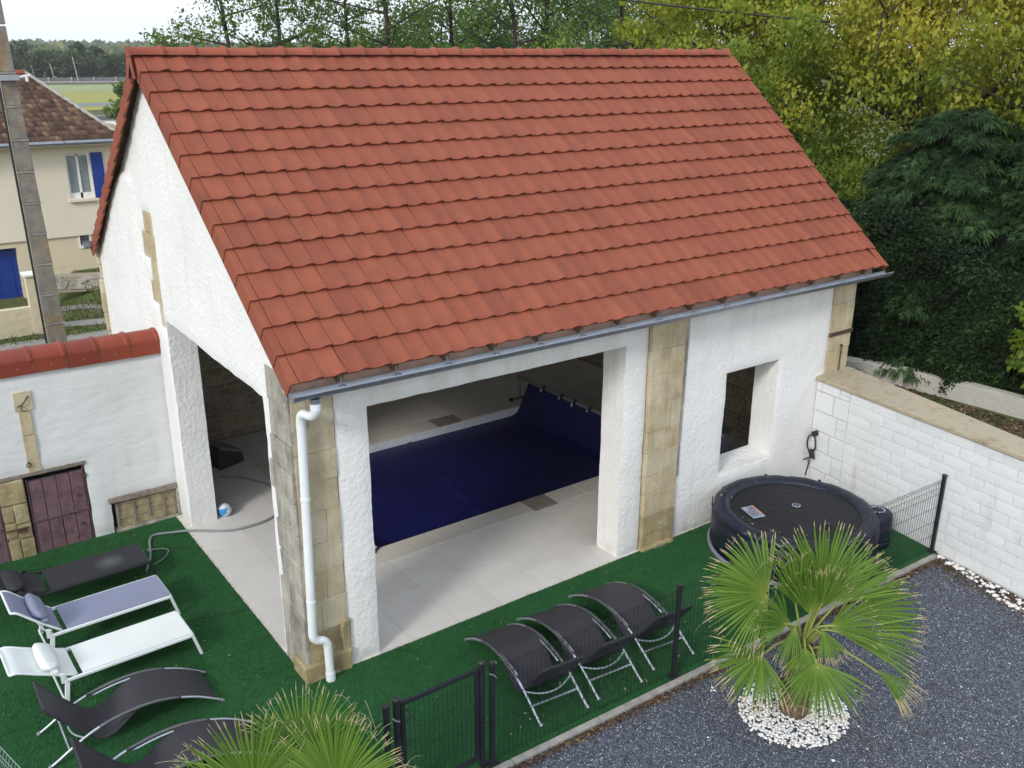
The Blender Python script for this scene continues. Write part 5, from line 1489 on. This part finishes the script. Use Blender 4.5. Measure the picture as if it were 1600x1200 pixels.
tree('maple_tree', (10.80, -1.55, .88), 2.2, .34, 'small pale-leaved sapling before the conifers at the right edge', 'tree', 'yellowing trees at the right', 2400, .085, M['lf_maple'], 74, .03, 9, .2, .5, (0, 0), 'trunk', .8, 5, .5, lambda V, sh, b: np.clip(sh*.45, 0, 1))
# conifers and clipped hedge behind the block wall
def conifer(base, H, rad, label, seed, n=9000, flat=False, name='conifer', cat='conifer'):
    g = empty(name, base, 0, label, cat, 'conifers behind the block wall'); b = Vector(base); gen = np.random.default_rng(seed); rr = random.Random(seed)
    w = MB().tube([b, b+Vector((0, 0, H*.95))], [rad*.09, .01], 7)
    Vs = []; sh = []
    nb_ = int(H*26)
    per = max(30, n//nb_)
    for k in range(nb_):
        q = (k+.5)/nb_; z = H*(.03+.95*q); a = k*2.39996+rr.uniform(-.3, .3)
        ln = rad*(1-q)**.38*rr.uniform(.80, 1.12)+.12
        e = np.array([math.cos(a), math.sin(a), 0]); rise = rr.uniform(.05, .35); sag = rr.uniform(.25, .55)
        if k % 3 == 0: w.tube([b+Vector((0, 0, z)), b+Vector((e[0]*ln*.6, e[1]*ln*.6, z+ln*(rise*.6-sag*.36)))], [.02, .006], 4)
        tt = gen.random(per)**.6
        c_ = np.array([b.x, b.y, b.z+z])+e[None]*ln*tt[:, None]; c_[:, 2] += ln*(rise*tt-sag*tt**2)
        side = np.array([-e[1], e[0], 0]); sp = gen.normal(0, 1, per)*(.10+.16*(1-tt))*ln*.75
        c_ += side[None]*sp[:, None]; c_[:, 2] += gen.normal(0, .035, per)-np.abs(sp)*.25
        d = e[None]*gen.uniform(.5, 1.1, (per, 1))+side[None]*(np.sign(sp)*gen.uniform(.1, .9, per))[:, None]; d[:, 2] += gen.uniform(-.75, .05, per)
        d /= np.linalg.norm(d, axis=1)[:, None]
        nn = gen.normal(0, .45, (per, 3)); nn[:, 2] += 1; s = np.cross(d, nn); s /= np.linalg.norm(s, axis=1)[:, None]
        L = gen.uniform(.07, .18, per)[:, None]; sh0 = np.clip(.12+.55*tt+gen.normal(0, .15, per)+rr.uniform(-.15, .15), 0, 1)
        for fa in (-.55, 0, .55):
            d2 = d*math.cos(fa)+s*math.sin(fa); s2_ = s*math.cos(fa)-d*math.sin(fa); L2 = L*(1.15 if fa == 0 else .8); wv = L2*.075
            Vs.append(np.stack([c_, c_+d2*L2*.45+s2_*wv, c_+d2*L2+np.array([0, 0, -1])*L2*.20, c_+d2*L2*.45-s2_*wv], 1)); sh.append(sh0)
    V = np.concatenate(Vs).reshape(-1, 3)
    w.build('trunk', M['trunk_d'], g)
    link('crown', np_mesh('crown', V, np.arange(len(V)).reshape(-1, 4), M['lf_conifer'], {'rnd': np.repeat(np.concatenate(sh), 4)}), g)
    return g
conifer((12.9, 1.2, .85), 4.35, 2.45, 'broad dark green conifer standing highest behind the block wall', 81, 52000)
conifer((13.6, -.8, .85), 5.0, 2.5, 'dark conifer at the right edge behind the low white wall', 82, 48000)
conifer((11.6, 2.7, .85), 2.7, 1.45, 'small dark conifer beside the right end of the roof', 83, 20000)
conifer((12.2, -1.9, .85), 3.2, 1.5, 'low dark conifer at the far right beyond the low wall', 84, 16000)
hg = empty('thuja_hedge', (11.3, 1.4, .88), 0, 'dense dark thuja hedge filling the gap right of the barn', 'hedge')
gen = np.random.default_rng(90); n = 120000
hy = gen.uniform(-2.4, 4.6, n); face = gen.random(n) < .78; hz = .92+gen.random(n)**.9*(2.15+.5*np.sin(hy*1.3))
hx0 = 10.80-.10*hy+.16*np.sin(hy*4.1)+.13*np.sin(hz*3.3+hy*2)+.12*np.sin(hy*9.3+hz*5)*np.sin(hz*4.7)+.25*np.clip(hz-1.9, 0, 2)*.6
hx = np.where(face, hx0+np.abs(gen.normal(0, .10, n)), hx0+gen.uniform(0, 1.5, n)); hz = np.where(face, hz, 3.0+.5*np.sin(hy*1.3)+gen.normal(0, .12, n))
c_ = np.stack([hx, hy, hz], -1); d = gen.normal(0, .6, (n, 3)); d[:, 0] -= .8; d[:, 2] += gen.uniform(-.5, .7, n); d /= np.linalg.norm(d, axis=1)[:, None]
nn = gen.normal(0, .6, (n, 3)); nn[:, 0] -= .6; nn[:, 2] += .7; s = np.cross(d, nn); s /= np.linalg.norm(s, axis=1)[:, None]
L = gen.uniform(.035, .105, n)[:, None]
V = np.stack([c_, c_+d*L*.5+s*L*.24, c_+d*L, c_+d*L*.5-s*L*.24], 1).reshape(-1, 3)
link('foliage', np_mesh('foliage', V, np.arange(n*4).reshape(-1, 4), M['lf_conifer'], {'rnd': np.repeat(np.clip(gen.random(n)*.6+.35*np.sin(hy*3.1+np.sin(hz*2.3)*2)*np.sin(hz*3.7+hy)+.12*(gen.random(n) < .08), 0, 1), 4)}), hg)
MB().box(11.6, 12.4, -1.9, 4.3, .88, 2.5).build('inner_branches', M['trunk_d'], hg)
# low white wall behind
t = mat_stucco('old_white_render', (.47, .455, .41), 14, .8, False, .03)
pts = spline([(9.95, 1.75, 0), (10.35, .95, 0), (10.58, .1, 0), (10.70, -.9, 0), (10.78, -2.2, 0), (10.9, -4.2, 0)], 40)
P = [[p+Vector((-.0, 0, .80)) for p in pts], [p+Vector((0, 0, 1.165+.01*math.sin(i*1.7))) for i, p in enumerate(pts)], [p+Vector((.03, 0, 1.18)) for p in pts], [p+Vector((.2, .03, 1.18)) for p in pts], [p+Vector((.22, .03, .8)) for p in pts]]
lw = MB().grid(P).build('low_wall', t, smooth=False); smooth_angle(lw.data, 40)
tag(lw, 'low curved white wall at the foot of the dark conifers', 'wall')

# ================================================================== NEIGHBOUR'S HOUSE, LANE
hs_ = empty('neighbour_house', (1.5, 21.3, 0), 0, 'beige house with brown hipped tile roof and blue shutters at the left', 'house')
M['beige'] = mat_stucco('beige_render', (.77, .69, .56), 30, .35, False, .01); M['beige2'] = mat_stucco('ochre_plinth', (.68, .58, .42), 26, .45, False, .015)
M['blue'] = simple('blue_paint', (.012, .045, .27), .45, 0, .12, 5); M['glass'] = simple('window_glass', (.24, .28, .30), .12, 0, .2, 3, spec=.8)
M['curtain'] = simple('net_curtain', (.33, .37, .38), .8, 0, .15, 20)
def in_house(u, v):
    if 2.46 < u < 3.10 and 2.05 < v < 3.29: return False
    if -.75 < u < -.10 and 2.05 < v < 3.29: return False
    return True
us = lines([-5, -.75, -.10, 2.46, 3.10, 5.2], .4); vs = lines([1.0, 2.05, 3.29, 3.75], .4)
hw = wall_panel('upper_wall', us, vs, in_house, .3, lambda u, v, d: (u, 21.3+d, v), M['beige'], hs_, rough=.0, round_=0)
def in_pl(u, v):
    if -1.6 < u < .87 and v < .83: return False
    if 2.50 < u < 2.84 and .62 < v < 1.06: return False
    return True
us = lines([-5, -1.6, .87, 2.50, 2.84, 5.2], .4); vs = lines([-.7, .62, .83, 1.06, 1.09], .4)
pw = wall_panel('plinth', us, vs, in_pl, .3, lambda u, v, d: (u, 21.36+d, v), M['beige2'], hs_, rough=.0, round_=0)
MB().box(4.9, 5.2, 21.6, 27, -.7, 3.75).box(-5, -4.7, 21.6, 27, -.7, 3.75).build('side_wall', M['beige'], hs_)
MB().box(-5, 5.2, 22.3, 22.5, -.7, 3.7).build('room_void', M['dark'], hs_)
for x0 in (2.46, -.75):
    win = MB().box(x0, x0+.64, 21.42, 21.44, 2.05, 3.29).build('window', M['curtain'], hs_)
    for a, b, z0, z1 in ((0, .05, 2.05, 3.29), (.59, .64, 2.05, 3.29), (.29, .35, 2.05, 3.29), (.05, .59, 3.23, 3.29), (.05, .59, 2.05, 2.20)):
        MB().box(x0+a, x0+b, 21.36, 21.41, z0, z1).build('sash', M['white_paint'], win)
    for a, b in ((.05, .29), (.35, .59)):
        MB().box(x0+a, x0+b, 21.395, 21.40, 2.20, 3.23).build('pane', M['glass'], win)
    MB().box(x0-.06, x0+.72, 21.20, 21.36, 1.965, 2.03).build('window_sill', M['beige'], win)
    shu = MB().box(x0+.66, x0+.98, 21.25, 21.285, 2.04, 3.30).build('shutter', M['blue'], win)
    if x0 < 0: MB().box(x0+.60, x0+.70, 21.24, 21.50, 2.04, 3.30).build('shutter', M['blue'], win)
vw = MB().box(2.50, 2.84, 21.47, 21.5, .62, 1.06).build('grille_window', M['glass'], hs_)
for a, b, z0, z1 in ((2.50, 2.54, .62, 1.06), (2.80, 2.84, .62, 1.06), (2.54, 2.80, 1.02, 1.06), (2.54, 2.80, .62, .70)): MB().box(a, b, 21.33, 21.46, z0, z1).build('frame', M['white_paint'], vw)
mb = MB()
for q in range(3): mb.tube([(2.58+q*.085, 21.40, .70), (2.58+q*.085, 21.40, 1.02)], .009, 5)
mb.tube([(2.54, 21.40, .86), (2.80, 21.40, .86)], .009, 5); mb.build('bars', M['iron'], vw)
gd = MB().box(-1.6, .865, 21.62, 21.66, -.64, .82).build('garage_door', M['blue'], hs_)
MB().box(.14, .34, 21.60, 21.618, .36, .70).build('door_pane', M['white_paint'], gd); MB().box(.17, .31, 21.595, 21.599, .40, .66).build('pane', M['litter'], gd)
for q in range(6): MB().box(-1.45+q*.38, -1.55+q*.38+.365, 21.603, 21.619, -.62, .78).build('plank', M['blue'], gd)
# hipped roof, course by course
t = NT('old_roof_tile'); c = t.coord('Position'); at_ = t.n('Attribute', attribute_name='rnd').outputs['Fac']
pc = t.ramp(at_, [(0, (.055, .035, .028)), (.5, (.100, .060, .045)), (.85, (.145, .088, .062)), (1, (.22, .145, .09))])
pc = t.mix(t.math('MULTIPLY', t.ramp(t.noise(c, 3, 6, .7), [(.5, (0, 0, 0)), (.7, (1, 1, 1))]), .5), pc, (.13, .10, .06))
t.bsdf(pc, .95, 0, None, .15); M['oldtile'] = t.m
ex0, ex1, ey, ezv, ry, rz_ = -5.6, 3.98, 20.85, 3.66, 24.9, 5.32
hipx = 2.40
MB().add([(ex0, ey, ezv-.04), (ex1, ey, ezv-.04), (hipx, ry, rz_-.04), (ex0, ry, rz_-.04), (ex1, 28.6, ezv-.04)], [(0, 1, 2, 3), (1, 4, 2)]).build('roof', M['oldtile'], hs_)
rf = [o for o in hs_.children if o.name.startswith('roof')][0]
Vs, Fs, As = [], [], []; nr = 15
for r in range(nr):
    q0, q1 = r/nr, (r+1.15)/nr; y0, z0 = ey+(ry-ey)*q0, ezv+(rz_-ezv)*q0; y1, z1 = ey+(ry-ey)*min(1, q1), ezv+(rz_-ezv)*min(1, q1)
    x1 = ex1+(hipx-ex1)*q0; x = -3.0
    while x < x1:
        w_ = min(.125, x1-x); j = random.uniform(-.008, .012)
        b0 = len(Vs); Vs += [(x, y0+j, z0+.065), (x+w_*.5, y0+j, z0+.10), (x+w_, y0+j, z0+.065), (x, y1, z1+.012), (x+w_*.5, y1, z1+.03), (x+w_, y1, z1+.012), (x, y0+j, z0), (x+w_*.5, y0+j, z0+.01), (x+w_, y0+j, z0)]
        Fs += [(b0, b0+1, b0+4, b0+3), (b0+1, b0+2, b0+5, b0+4), (b0+6, b0+7, b0+1, b0), (b0+7, b0+8, b0+2, b0+1)]; As += [random.random()]*9
        x += w_
tag(link('roof_tiles', np_mesh('roof_tiles', np.array(Vs), np.array(Fs), M['oldtile'], {'rnd': As}), rf), kind='stuff')
MB().tube([(ex1+.02, ey-.02, ezv+.05), (hipx, ry, rz_+.08)], .05, 8).build('hip_capping', M['concrete'], rf)
MB().tube([(ex0, ry, rz_+.05), (hipx, ry, rz_+.05)], .09, 8).build('ridge_capping', M['terra_ridge'], rf)
MB().tube([(ex0, ey-.04, ezv-.03), (ex1, ey-.04, ezv-.03)], .06, 8).build('gutter', M['zinc'], hs_)
MB().box(ex0, ex1, ey, 21.3, ezv-.12, ezv-.06).build('soffit', M['beige'], hs_)
# yard wall with pillar in front of the house
yw = empty('yard_wall', (0, 15, 0), 0, 'low cream yard wall ending in a white-capped gate pillar', 'wall')
M['cream'] = mat_stucco('cream_render', (.60, .53, .37), 9, .8, False, .04)
MB().box(-6, .12, 14.98, 15.18, -.1, .62).build('wall_run', M['cream'], yw)
MB().box(.10, .37, 14.93, 15.22, -.1, 1.32).build('pillar', M['cream'], yw); MB().box(.05, .42, 14.88, 15.27, 1.32, 1.38).build('pillar_cap', M['white_paint'], yw, bevel=.01)
dw_ = empty('rubble_wall', (2, 18.8, 0), 0, 'low grey rubble wall beside the lane', 'wall')
rr = random.Random(31)
MB().obox((2.35, 18.75, .18), Vector((1.45, -.55, 0)), Vector((.07, .19, 0)), (0, 0, .21)).build('wall_core', M['mortar'], dw_)
for k in range(70):
    q = rr.uniform(-1, 1); zc = rr.uniform(.02, .40); s = rr.uniform(.05, .12)
    MB().obox((2.35+1.45*q-.06, 18.75-.55*q-.19, zc), Vector((s, -.38*s, 0)), Vector((.01, .03, 0)), (0, 0, s*.5)).build('stone', M['lime_dark'], dw_, bevel=.01)
M['lane'] = simple('lane_gravel', (.24, .225, .20), .95, 0, .2, 4, .6, 30, kind='Position'); M['verge'] = simple('lane_grass', (.050, .085, .022), .95, 0, .4, 5, .8, 30, kind='Position')
def strip(name, A, B, mat, z):
    A, B = spline([(*p, z) for p in A], 24), spline([(*p, z) for p in B], 24)
    struct(MB().grid([A, B]).build(name, mat))
strip('lane', [(-9, 12.2), (-2, 12.7), (1.4, 13.2), (6, 12.6)], [(-9, 14.5), (-2, 14.55), (1.4, 14.4), (6, 14.2)], M['lane'], .012)
strip('path', [(.5, 15.3), (1.3, 15.0), (2.4, 14.8), (5, 14.9)], [(.5, 15.75), (1.3, 15.55), (2.4, 15.35), (5, 15.5)], M['lane'], .016)
strip('path', [(.9, 16.7), (1.6, 16.6), (2.6, 15.9), (5, 15.8)], [(.9, 17.2), (1.6, 17.05), (2.6, 16.4), (5, 16.3)], M['lane'], .016)
# grass tufts along the lane and on the bank
n = 9000
X = rng.uniform(-2.2, 4.2, n); Y = rng.uniform(14.3, 20.8, n); A = rng.uniform(0, 6.28, n); h = rng.uniform(.04, .14, n)
k = ~((Y < 15.3) & (Y > 14.9) & (X < .5)) & ~((X > .7) & (Y > 15.0) & (Y < 15.6)) & ~((X < 1.95) & (Y > 17.5)); X, Y, A, h = X[k], Y[k], A[k], h[k]; n = len(X)
V = np.zeros((n, 3, 3)); V[:, 0, 0] = X+np.cos(A)*.012; V[:, 0, 1] = Y+np.sin(A)*.012; V[:, 1, 0] = X-np.cos(A)*.012; V[:, 1, 1] = Y-np.sin(A)*.012; V[:, 2, 0] = X+rng.normal(0, .03, n); V[:, 2, 1] = Y+rng.normal(0, .03, n); V[:, 2, 2] = h
M['grassb'] = mat_leaf('grass_blade', [(0, (.035, .070, .016)), (.6, (.075, .12, .028)), (1, (.17, .16, .06))], .7, .3)
tag(link('verge_grass', np_mesh('verge_grass', V.reshape(-1, 3), np.arange(n*3).reshape(-1, 3), M['grassb'], {'rnd': np.repeat(rng.random(n), 3)})), 'rough grass beside the lane before the house', 'grass', kind='stuff')

# concrete utility pole with cable
po = empty('utility_pole', (-.40, 9.0, 0), 0, 'notched grey concrete utility pole with a black cable down its side', 'utility pole')
t = NT('old_concrete'); c = t.coord('Position')
pc = t.ramp(t.noise(c, 6, 6, .7), [(.3, (.17, .155, .14)), (.55, (.26, .24, .21)), (.75, (.33, .29, .21))])
pc = t.mix(t.math('MULTIPLY', t.ramp(t.noise(c, 2.4, 5), [(.58, (0, 0, 0)), (.7, (1, 1, 1))]), .6), pc, (.30, .20, .06))
t.bsdf(pc, .95, 0, t.bump(t.noise(c, 40, 5), .6, .02), .15); M['oldcon'] = t.m
zs = [0, 1.27, 1.77, 2.254, 2.76, 3.254, 3.736, 4.228, 4.71, 5.205, 5.695, 6.37, 8.0]
def pw_(z): return .144-.0075*(z-1.1)
def pc0(z): return -.397-.018*(z-1.27)
for a, b in zip(zs[:-1], zs[1:]):
    mb = MB()
    w0, w1 = pw_(a), pw_(b)-.004
    mb.add([(pc0(a)+sx_*w0, 9+sy_*w0, a+.004) for sx_, sy_ in ((-1, -1), (1, -1), (1, 1), (-1, 1))]+[(pc0(b)+sx_*w1, 9+sy_*w1, b-.022) for sx_, sy_ in ((-1, -1), (1, -1), (1, 1), (-1, 1))],
           [(3, 2, 1, 0), (4, 5, 6, 7), (0, 1, 5, 4), (1, 2, 6, 5), (2, 3, 7, 6), (3, 0, 4, 7)])
    mb.build('shaft', M['oldcon'], po, bevel=.006)
    if b < 6: MB().box(pc0(b)-pw_(b)-.006, pc0(b)+pw_(b)+.006, 9-pw_(b)-.006, 9+pw_(b)+.006, b-.022, b+.002).build('notch_band', M['concrete'], po)
MB().tube([(pc0(z)-pw_(z)-.035, 8.88, z) for z in (0, 1.3, 3.5, 5.5, 6.3)], .016, 6).build('cable', M['cable'], po)
br = MB().box(-.66, -.34, 8.80, 8.85, 5.58, 5.66).build('bracket', M['silver'], po)
MB().tube([(-.36, 8.83, 5.62), (-.18, 8.83, 5.65)], .02, 6).tube([(-.23, 8.83, 5.56), (-.23, 8.83, 5.66)], .025, 8).build('insulator', M['white_paint'], br)
def wire(a, b, sag, r, name, label):
    a, b = Vector(a), Vector(b); P = []
    for i in range(41):
        q = i/40; p = a.lerp(b, q); p.z -= sag*4*q*(1-q); P.append(p)
    o = MB().tube(P, r, 5).build(name, M['cable'], smooth=True); tag(o, label, 'cable'); return o
c1 = Vector(at(560, 22, 9.0)); c2 = Vector(at(1500, 26, 5.6))
wire(at(700, 20, 7.42), at(1290, 19.5, 6.55), .05, .020, 'overhead_cable', 'black overhead cable crossing the sky above the right half of the ridge')
wire((-.25, 8.9, 5.58), (2.5, 21.0, 3.62), .20, .008, 'service_wire', 'thin wire from the concrete pole to the eave of the beige house')

# ================================================================== FAR LEFT: FIELD, ROAD, RAILWAY, WOODS
t = NT('field'); c = t.coord('Position')
pc = t.ramp(t.noise(t.coord('Position', (1, 3, 1)), .12, 6), [(.35, (.22, .25, .07)), (.55, (.32, .30, .09)), (.75, (.27, .29, .09))])
t.bsdf(pc, .95, 0, t.bump(t.noise(c, 2, 4), .6, .2), .1); M['field'] = t.m
strip('field', [(-30, 106), (20, 102), (60, 96)], [(-30, 165), (30, 155), (90, 145)], M['field'], .06)
M['field2'] = simple('green_field', (.22, .27, .12), .95, 0, .15, .1, kind='Position')
strip('field', [(-30, 165.2), (30, 155.2), (90, 145.2)], [(-30, 196), (40, 188), (110, 178)], M['field2'], .06)
M['asphalt'] = simple('asphalt', (.20, .20, .20), .9, 0, .1, .5, kind='Position')
strip('road', [(-20, 84), (20, 80), (50, 75)], [(-20, 97), (20, 93), (50, 88)], M['asphalt'], .05)
gr = empty('guard_rail', (21, 98, 0), 0, 'grey crash barrier along the far road at the left', 'guard rail')
MB().obox((22, 99.6, .75), Vector((16, -1.6, 0)), (0, .04, 0), (0, 0, .17)).build('rail', M['silver'], gr)
for k in range(9): MB().box(6+k*4-.06, 6+k*4+.06, 101.2-.4*k-.05, 101.3-.4*k, 0, .7).build('post', M['greym'], gr)
gr2 = empty('guard_rail', (21, 82, 0), 0, 'crash barrier on the near side of the far road', 'guard rail')
MB().obox((20, 79.2, .62), Vector((14, -1.4, 0)), (0, .04, 0), (0, 0, .16)).build('rail', M['greym'], gr2)
for k in range(7): MB().box(8+k*4-.06, 8+k*4+.06, 80.4-.4*k, 80.5-.4*k, 0, .6).build('post', M['greym'], gr2)
rwall = empty('railway_wall', (40, 212, 0), 0, 'long dark railway wall with white posts in the distance', 'wall')
A, B = Vector((0, 222, 0)), Vector((90, 198, 0)); d = (B-A).normalized()
MB().obox((A+B)/2+Vector((0, 0, .40)), d*((B-A).length/2), Vector((-d.y, d.x, 0))*.15, (0, 0, .42)).build('panel', simple('dark_wall_panel', (.13, .13, .14), .9), rwall)
for k in range(22): MB().obox(A+d*(4.3*k)+Vector((0, -.25, .42)), d*.16, Vector((-d.y, d.x, 0))*.2, (0, 0, .50)).build('post', M['concrete'], rwall)
strip('railway_bed', [(-10, 213), (40, 200), (90, 187)], [(-10, 224), (40, 211), (90, 197.5)], simple('ballast', (.24, .225, .21), .95, kind='Position'), .08)
for k, (px, hgt, lab) in enumerate([(47, 3.2, 'left catenary mast on the far railway'), (77, 3.6, 'middle catenary mast on the far railway'), (114, 4.9, 'tallest catenary mast on the far railway')]):
    b = Vector(at(px, 226 if k < 2 else 222)); m = empty('catenary_mast', b, 0, lab, 'mast', 'railway masts')
    MB().tube([b, b+Vector((-.45, .3, hgt))], .11, 6).build('pole', M['concrete'], m)
    MB().tube([b+Vector((-.3, .2, hgt*.72)), b+Vector((1.1, -.9, hgt*.76))], .04, 5).build('arm', M['greym'], m)
for z in (2.6, 3.3): wire((-20, 226, z), (110, 192, z), .12, .022, 'catenary_wire', 'railway contact wire, %s of the two in the distance' % ('lower' if z < 3 else 'upper'))
def blob_tree(base, H, rad, label, mat, seed, group, n=1500, size=.9, name='woodland_tree', tall=False):
    g = empty(name, base, 0, label, 'tree', group); gen = np.random.default_rng(seed); b = np.array(base)
    th = gen.uniform(0, 6.28, 22); q = gen.random(22); rr_ = rad*np.sqrt(gen.random(22))*(np.sin(np.pi*(.15+.75*q))**.6 if not tall else (1-q*.85))
    C_ = np.stack([b[0]+rr_*np.cos(th), b[1]+rr_*np.sin(th), b[2]+H*(.12+.80*q)], -1)
    V, Fq_, sh, idx = leaf_cards(C_, n, gen.uniform(rad*.25, rad*.5, 22), size, gen=gen, asp=.8)
    link('crown', np_mesh('crown', V, Fq_, mat, {'rnd': sh}), g)
    MB().tube([base, (base[0], base[1], base[2]+H*.8)], [rad*.08, .05], 6).build('trunk', M['trunk_d'], g)
ft = [(8, 232, 7.6, 3.6, 1), (32, 236, 7.7, 4.2, 1), (24, 228, 5.2, 3.4, 0), (55, 231, 5.8, 3.2, 0), (68, 233, 6.0, 3.2, 0), (83, 235, 5.6, 3.6, 0), (97, 232, 6.2, 3.2, 0), (121, 236, 7.6, 3.2, 1), (110, 230, 5.2, 2.6, 0), (133, 231, 5.6, 3.2, 0), (149, 236, 6.9, 3.2, 1), (163, 230, 5.0, 3.2, 0), (176, 233, 5.6, 3.2, 0), (192, 231, 5.8, 3.2, 0)]
ORD = ['leftmost', 'second', 'third', 'fourth', 'fifth', 'sixth', 'seventh', 'eighth', 'ninth', 'tenth', 'eleventh', 'twelfth', 'thirteenth', 'last']
ft.sort()
for k, (px, dist, H, rad, kind) in enumerate(ft):
    blob_tree(at(px, dist), H, rad, ('dark pine' if kind else 'green tree')+' beyond the far railway, %s tree from the left' % ORD[k], M['lf_pine'] if kind else M['lf_far'], 200+k, 'wood beyond the railway', 1700, .5, tall=bool(kind))
tree('roadside_tree', at(188, 75), 4.3, .95, 'yellow-green roadside tree peeping past the left verge of the roof', 'tree', None, 3500, .25, M['lf_robinia'], 301, .1, 12, .1, .5, (0, 0), 'trunk', .7, 5)
# wooded hills
gen = np.random.default_rng(5); n = 26000
th = gen.uniform(R(36), R(92), n); dd = gen.uniform(420, 900, n)
X = dd*np.cos(th); Y = dd*np.sin(th); Z = np.array([terrain_z(a, b) for a, b in zip(X, Y)])
cl = np.stack([X, Y, Z+1.5], -1)
V, Fq_, sh, idx = leaf_cards(cl, n*3, np.full(n, 3.2), 3.2, gen=gen, asp=.9)
sh = np.clip(.5*sh+.5*np.repeat(gen.random(n)[idx], 4), 0, 1)
M['lf_hill'] = mat_leaf('hill_wood', [(0, (.05, .085, .035)), (.5, (.10, .14, .05)), (1, (.24, .24, .09))], .8, .2)
tag(link('hill_woods', np_mesh('hill_woods', V, Fq_, M['lf_hill'], {'rnd': sh})), 'far wooded hills on the horizon', 'woods', kind='stuff')

# ================================================================== HAZE
hz = MB().box(-500, 1100, -60, 1150, -3.2, 34).build('haze', None)
hm = bpy.data.materials.new('haze'); hm.use_nodes = True; hm.node_tree.nodes.clear()
ho = hm.node_tree.nodes.new('ShaderNodeOutputMaterial'); pv = hm.node_tree.nodes.new('ShaderNodeVolumePrincipled')
pv.inputs['Color'].default_value = (1, 1, 1, 1); pv.inputs['Density'].default_value = .00035; pv.inputs['Anisotropy'].default_value = .3
hm.node_tree.links.new(pv.outputs[0], ho.inputs['Volume']); hz.data.materials.append(hm)
tag(hz, 'pale haze lying over the far hills', 'haze', kind='stuff')
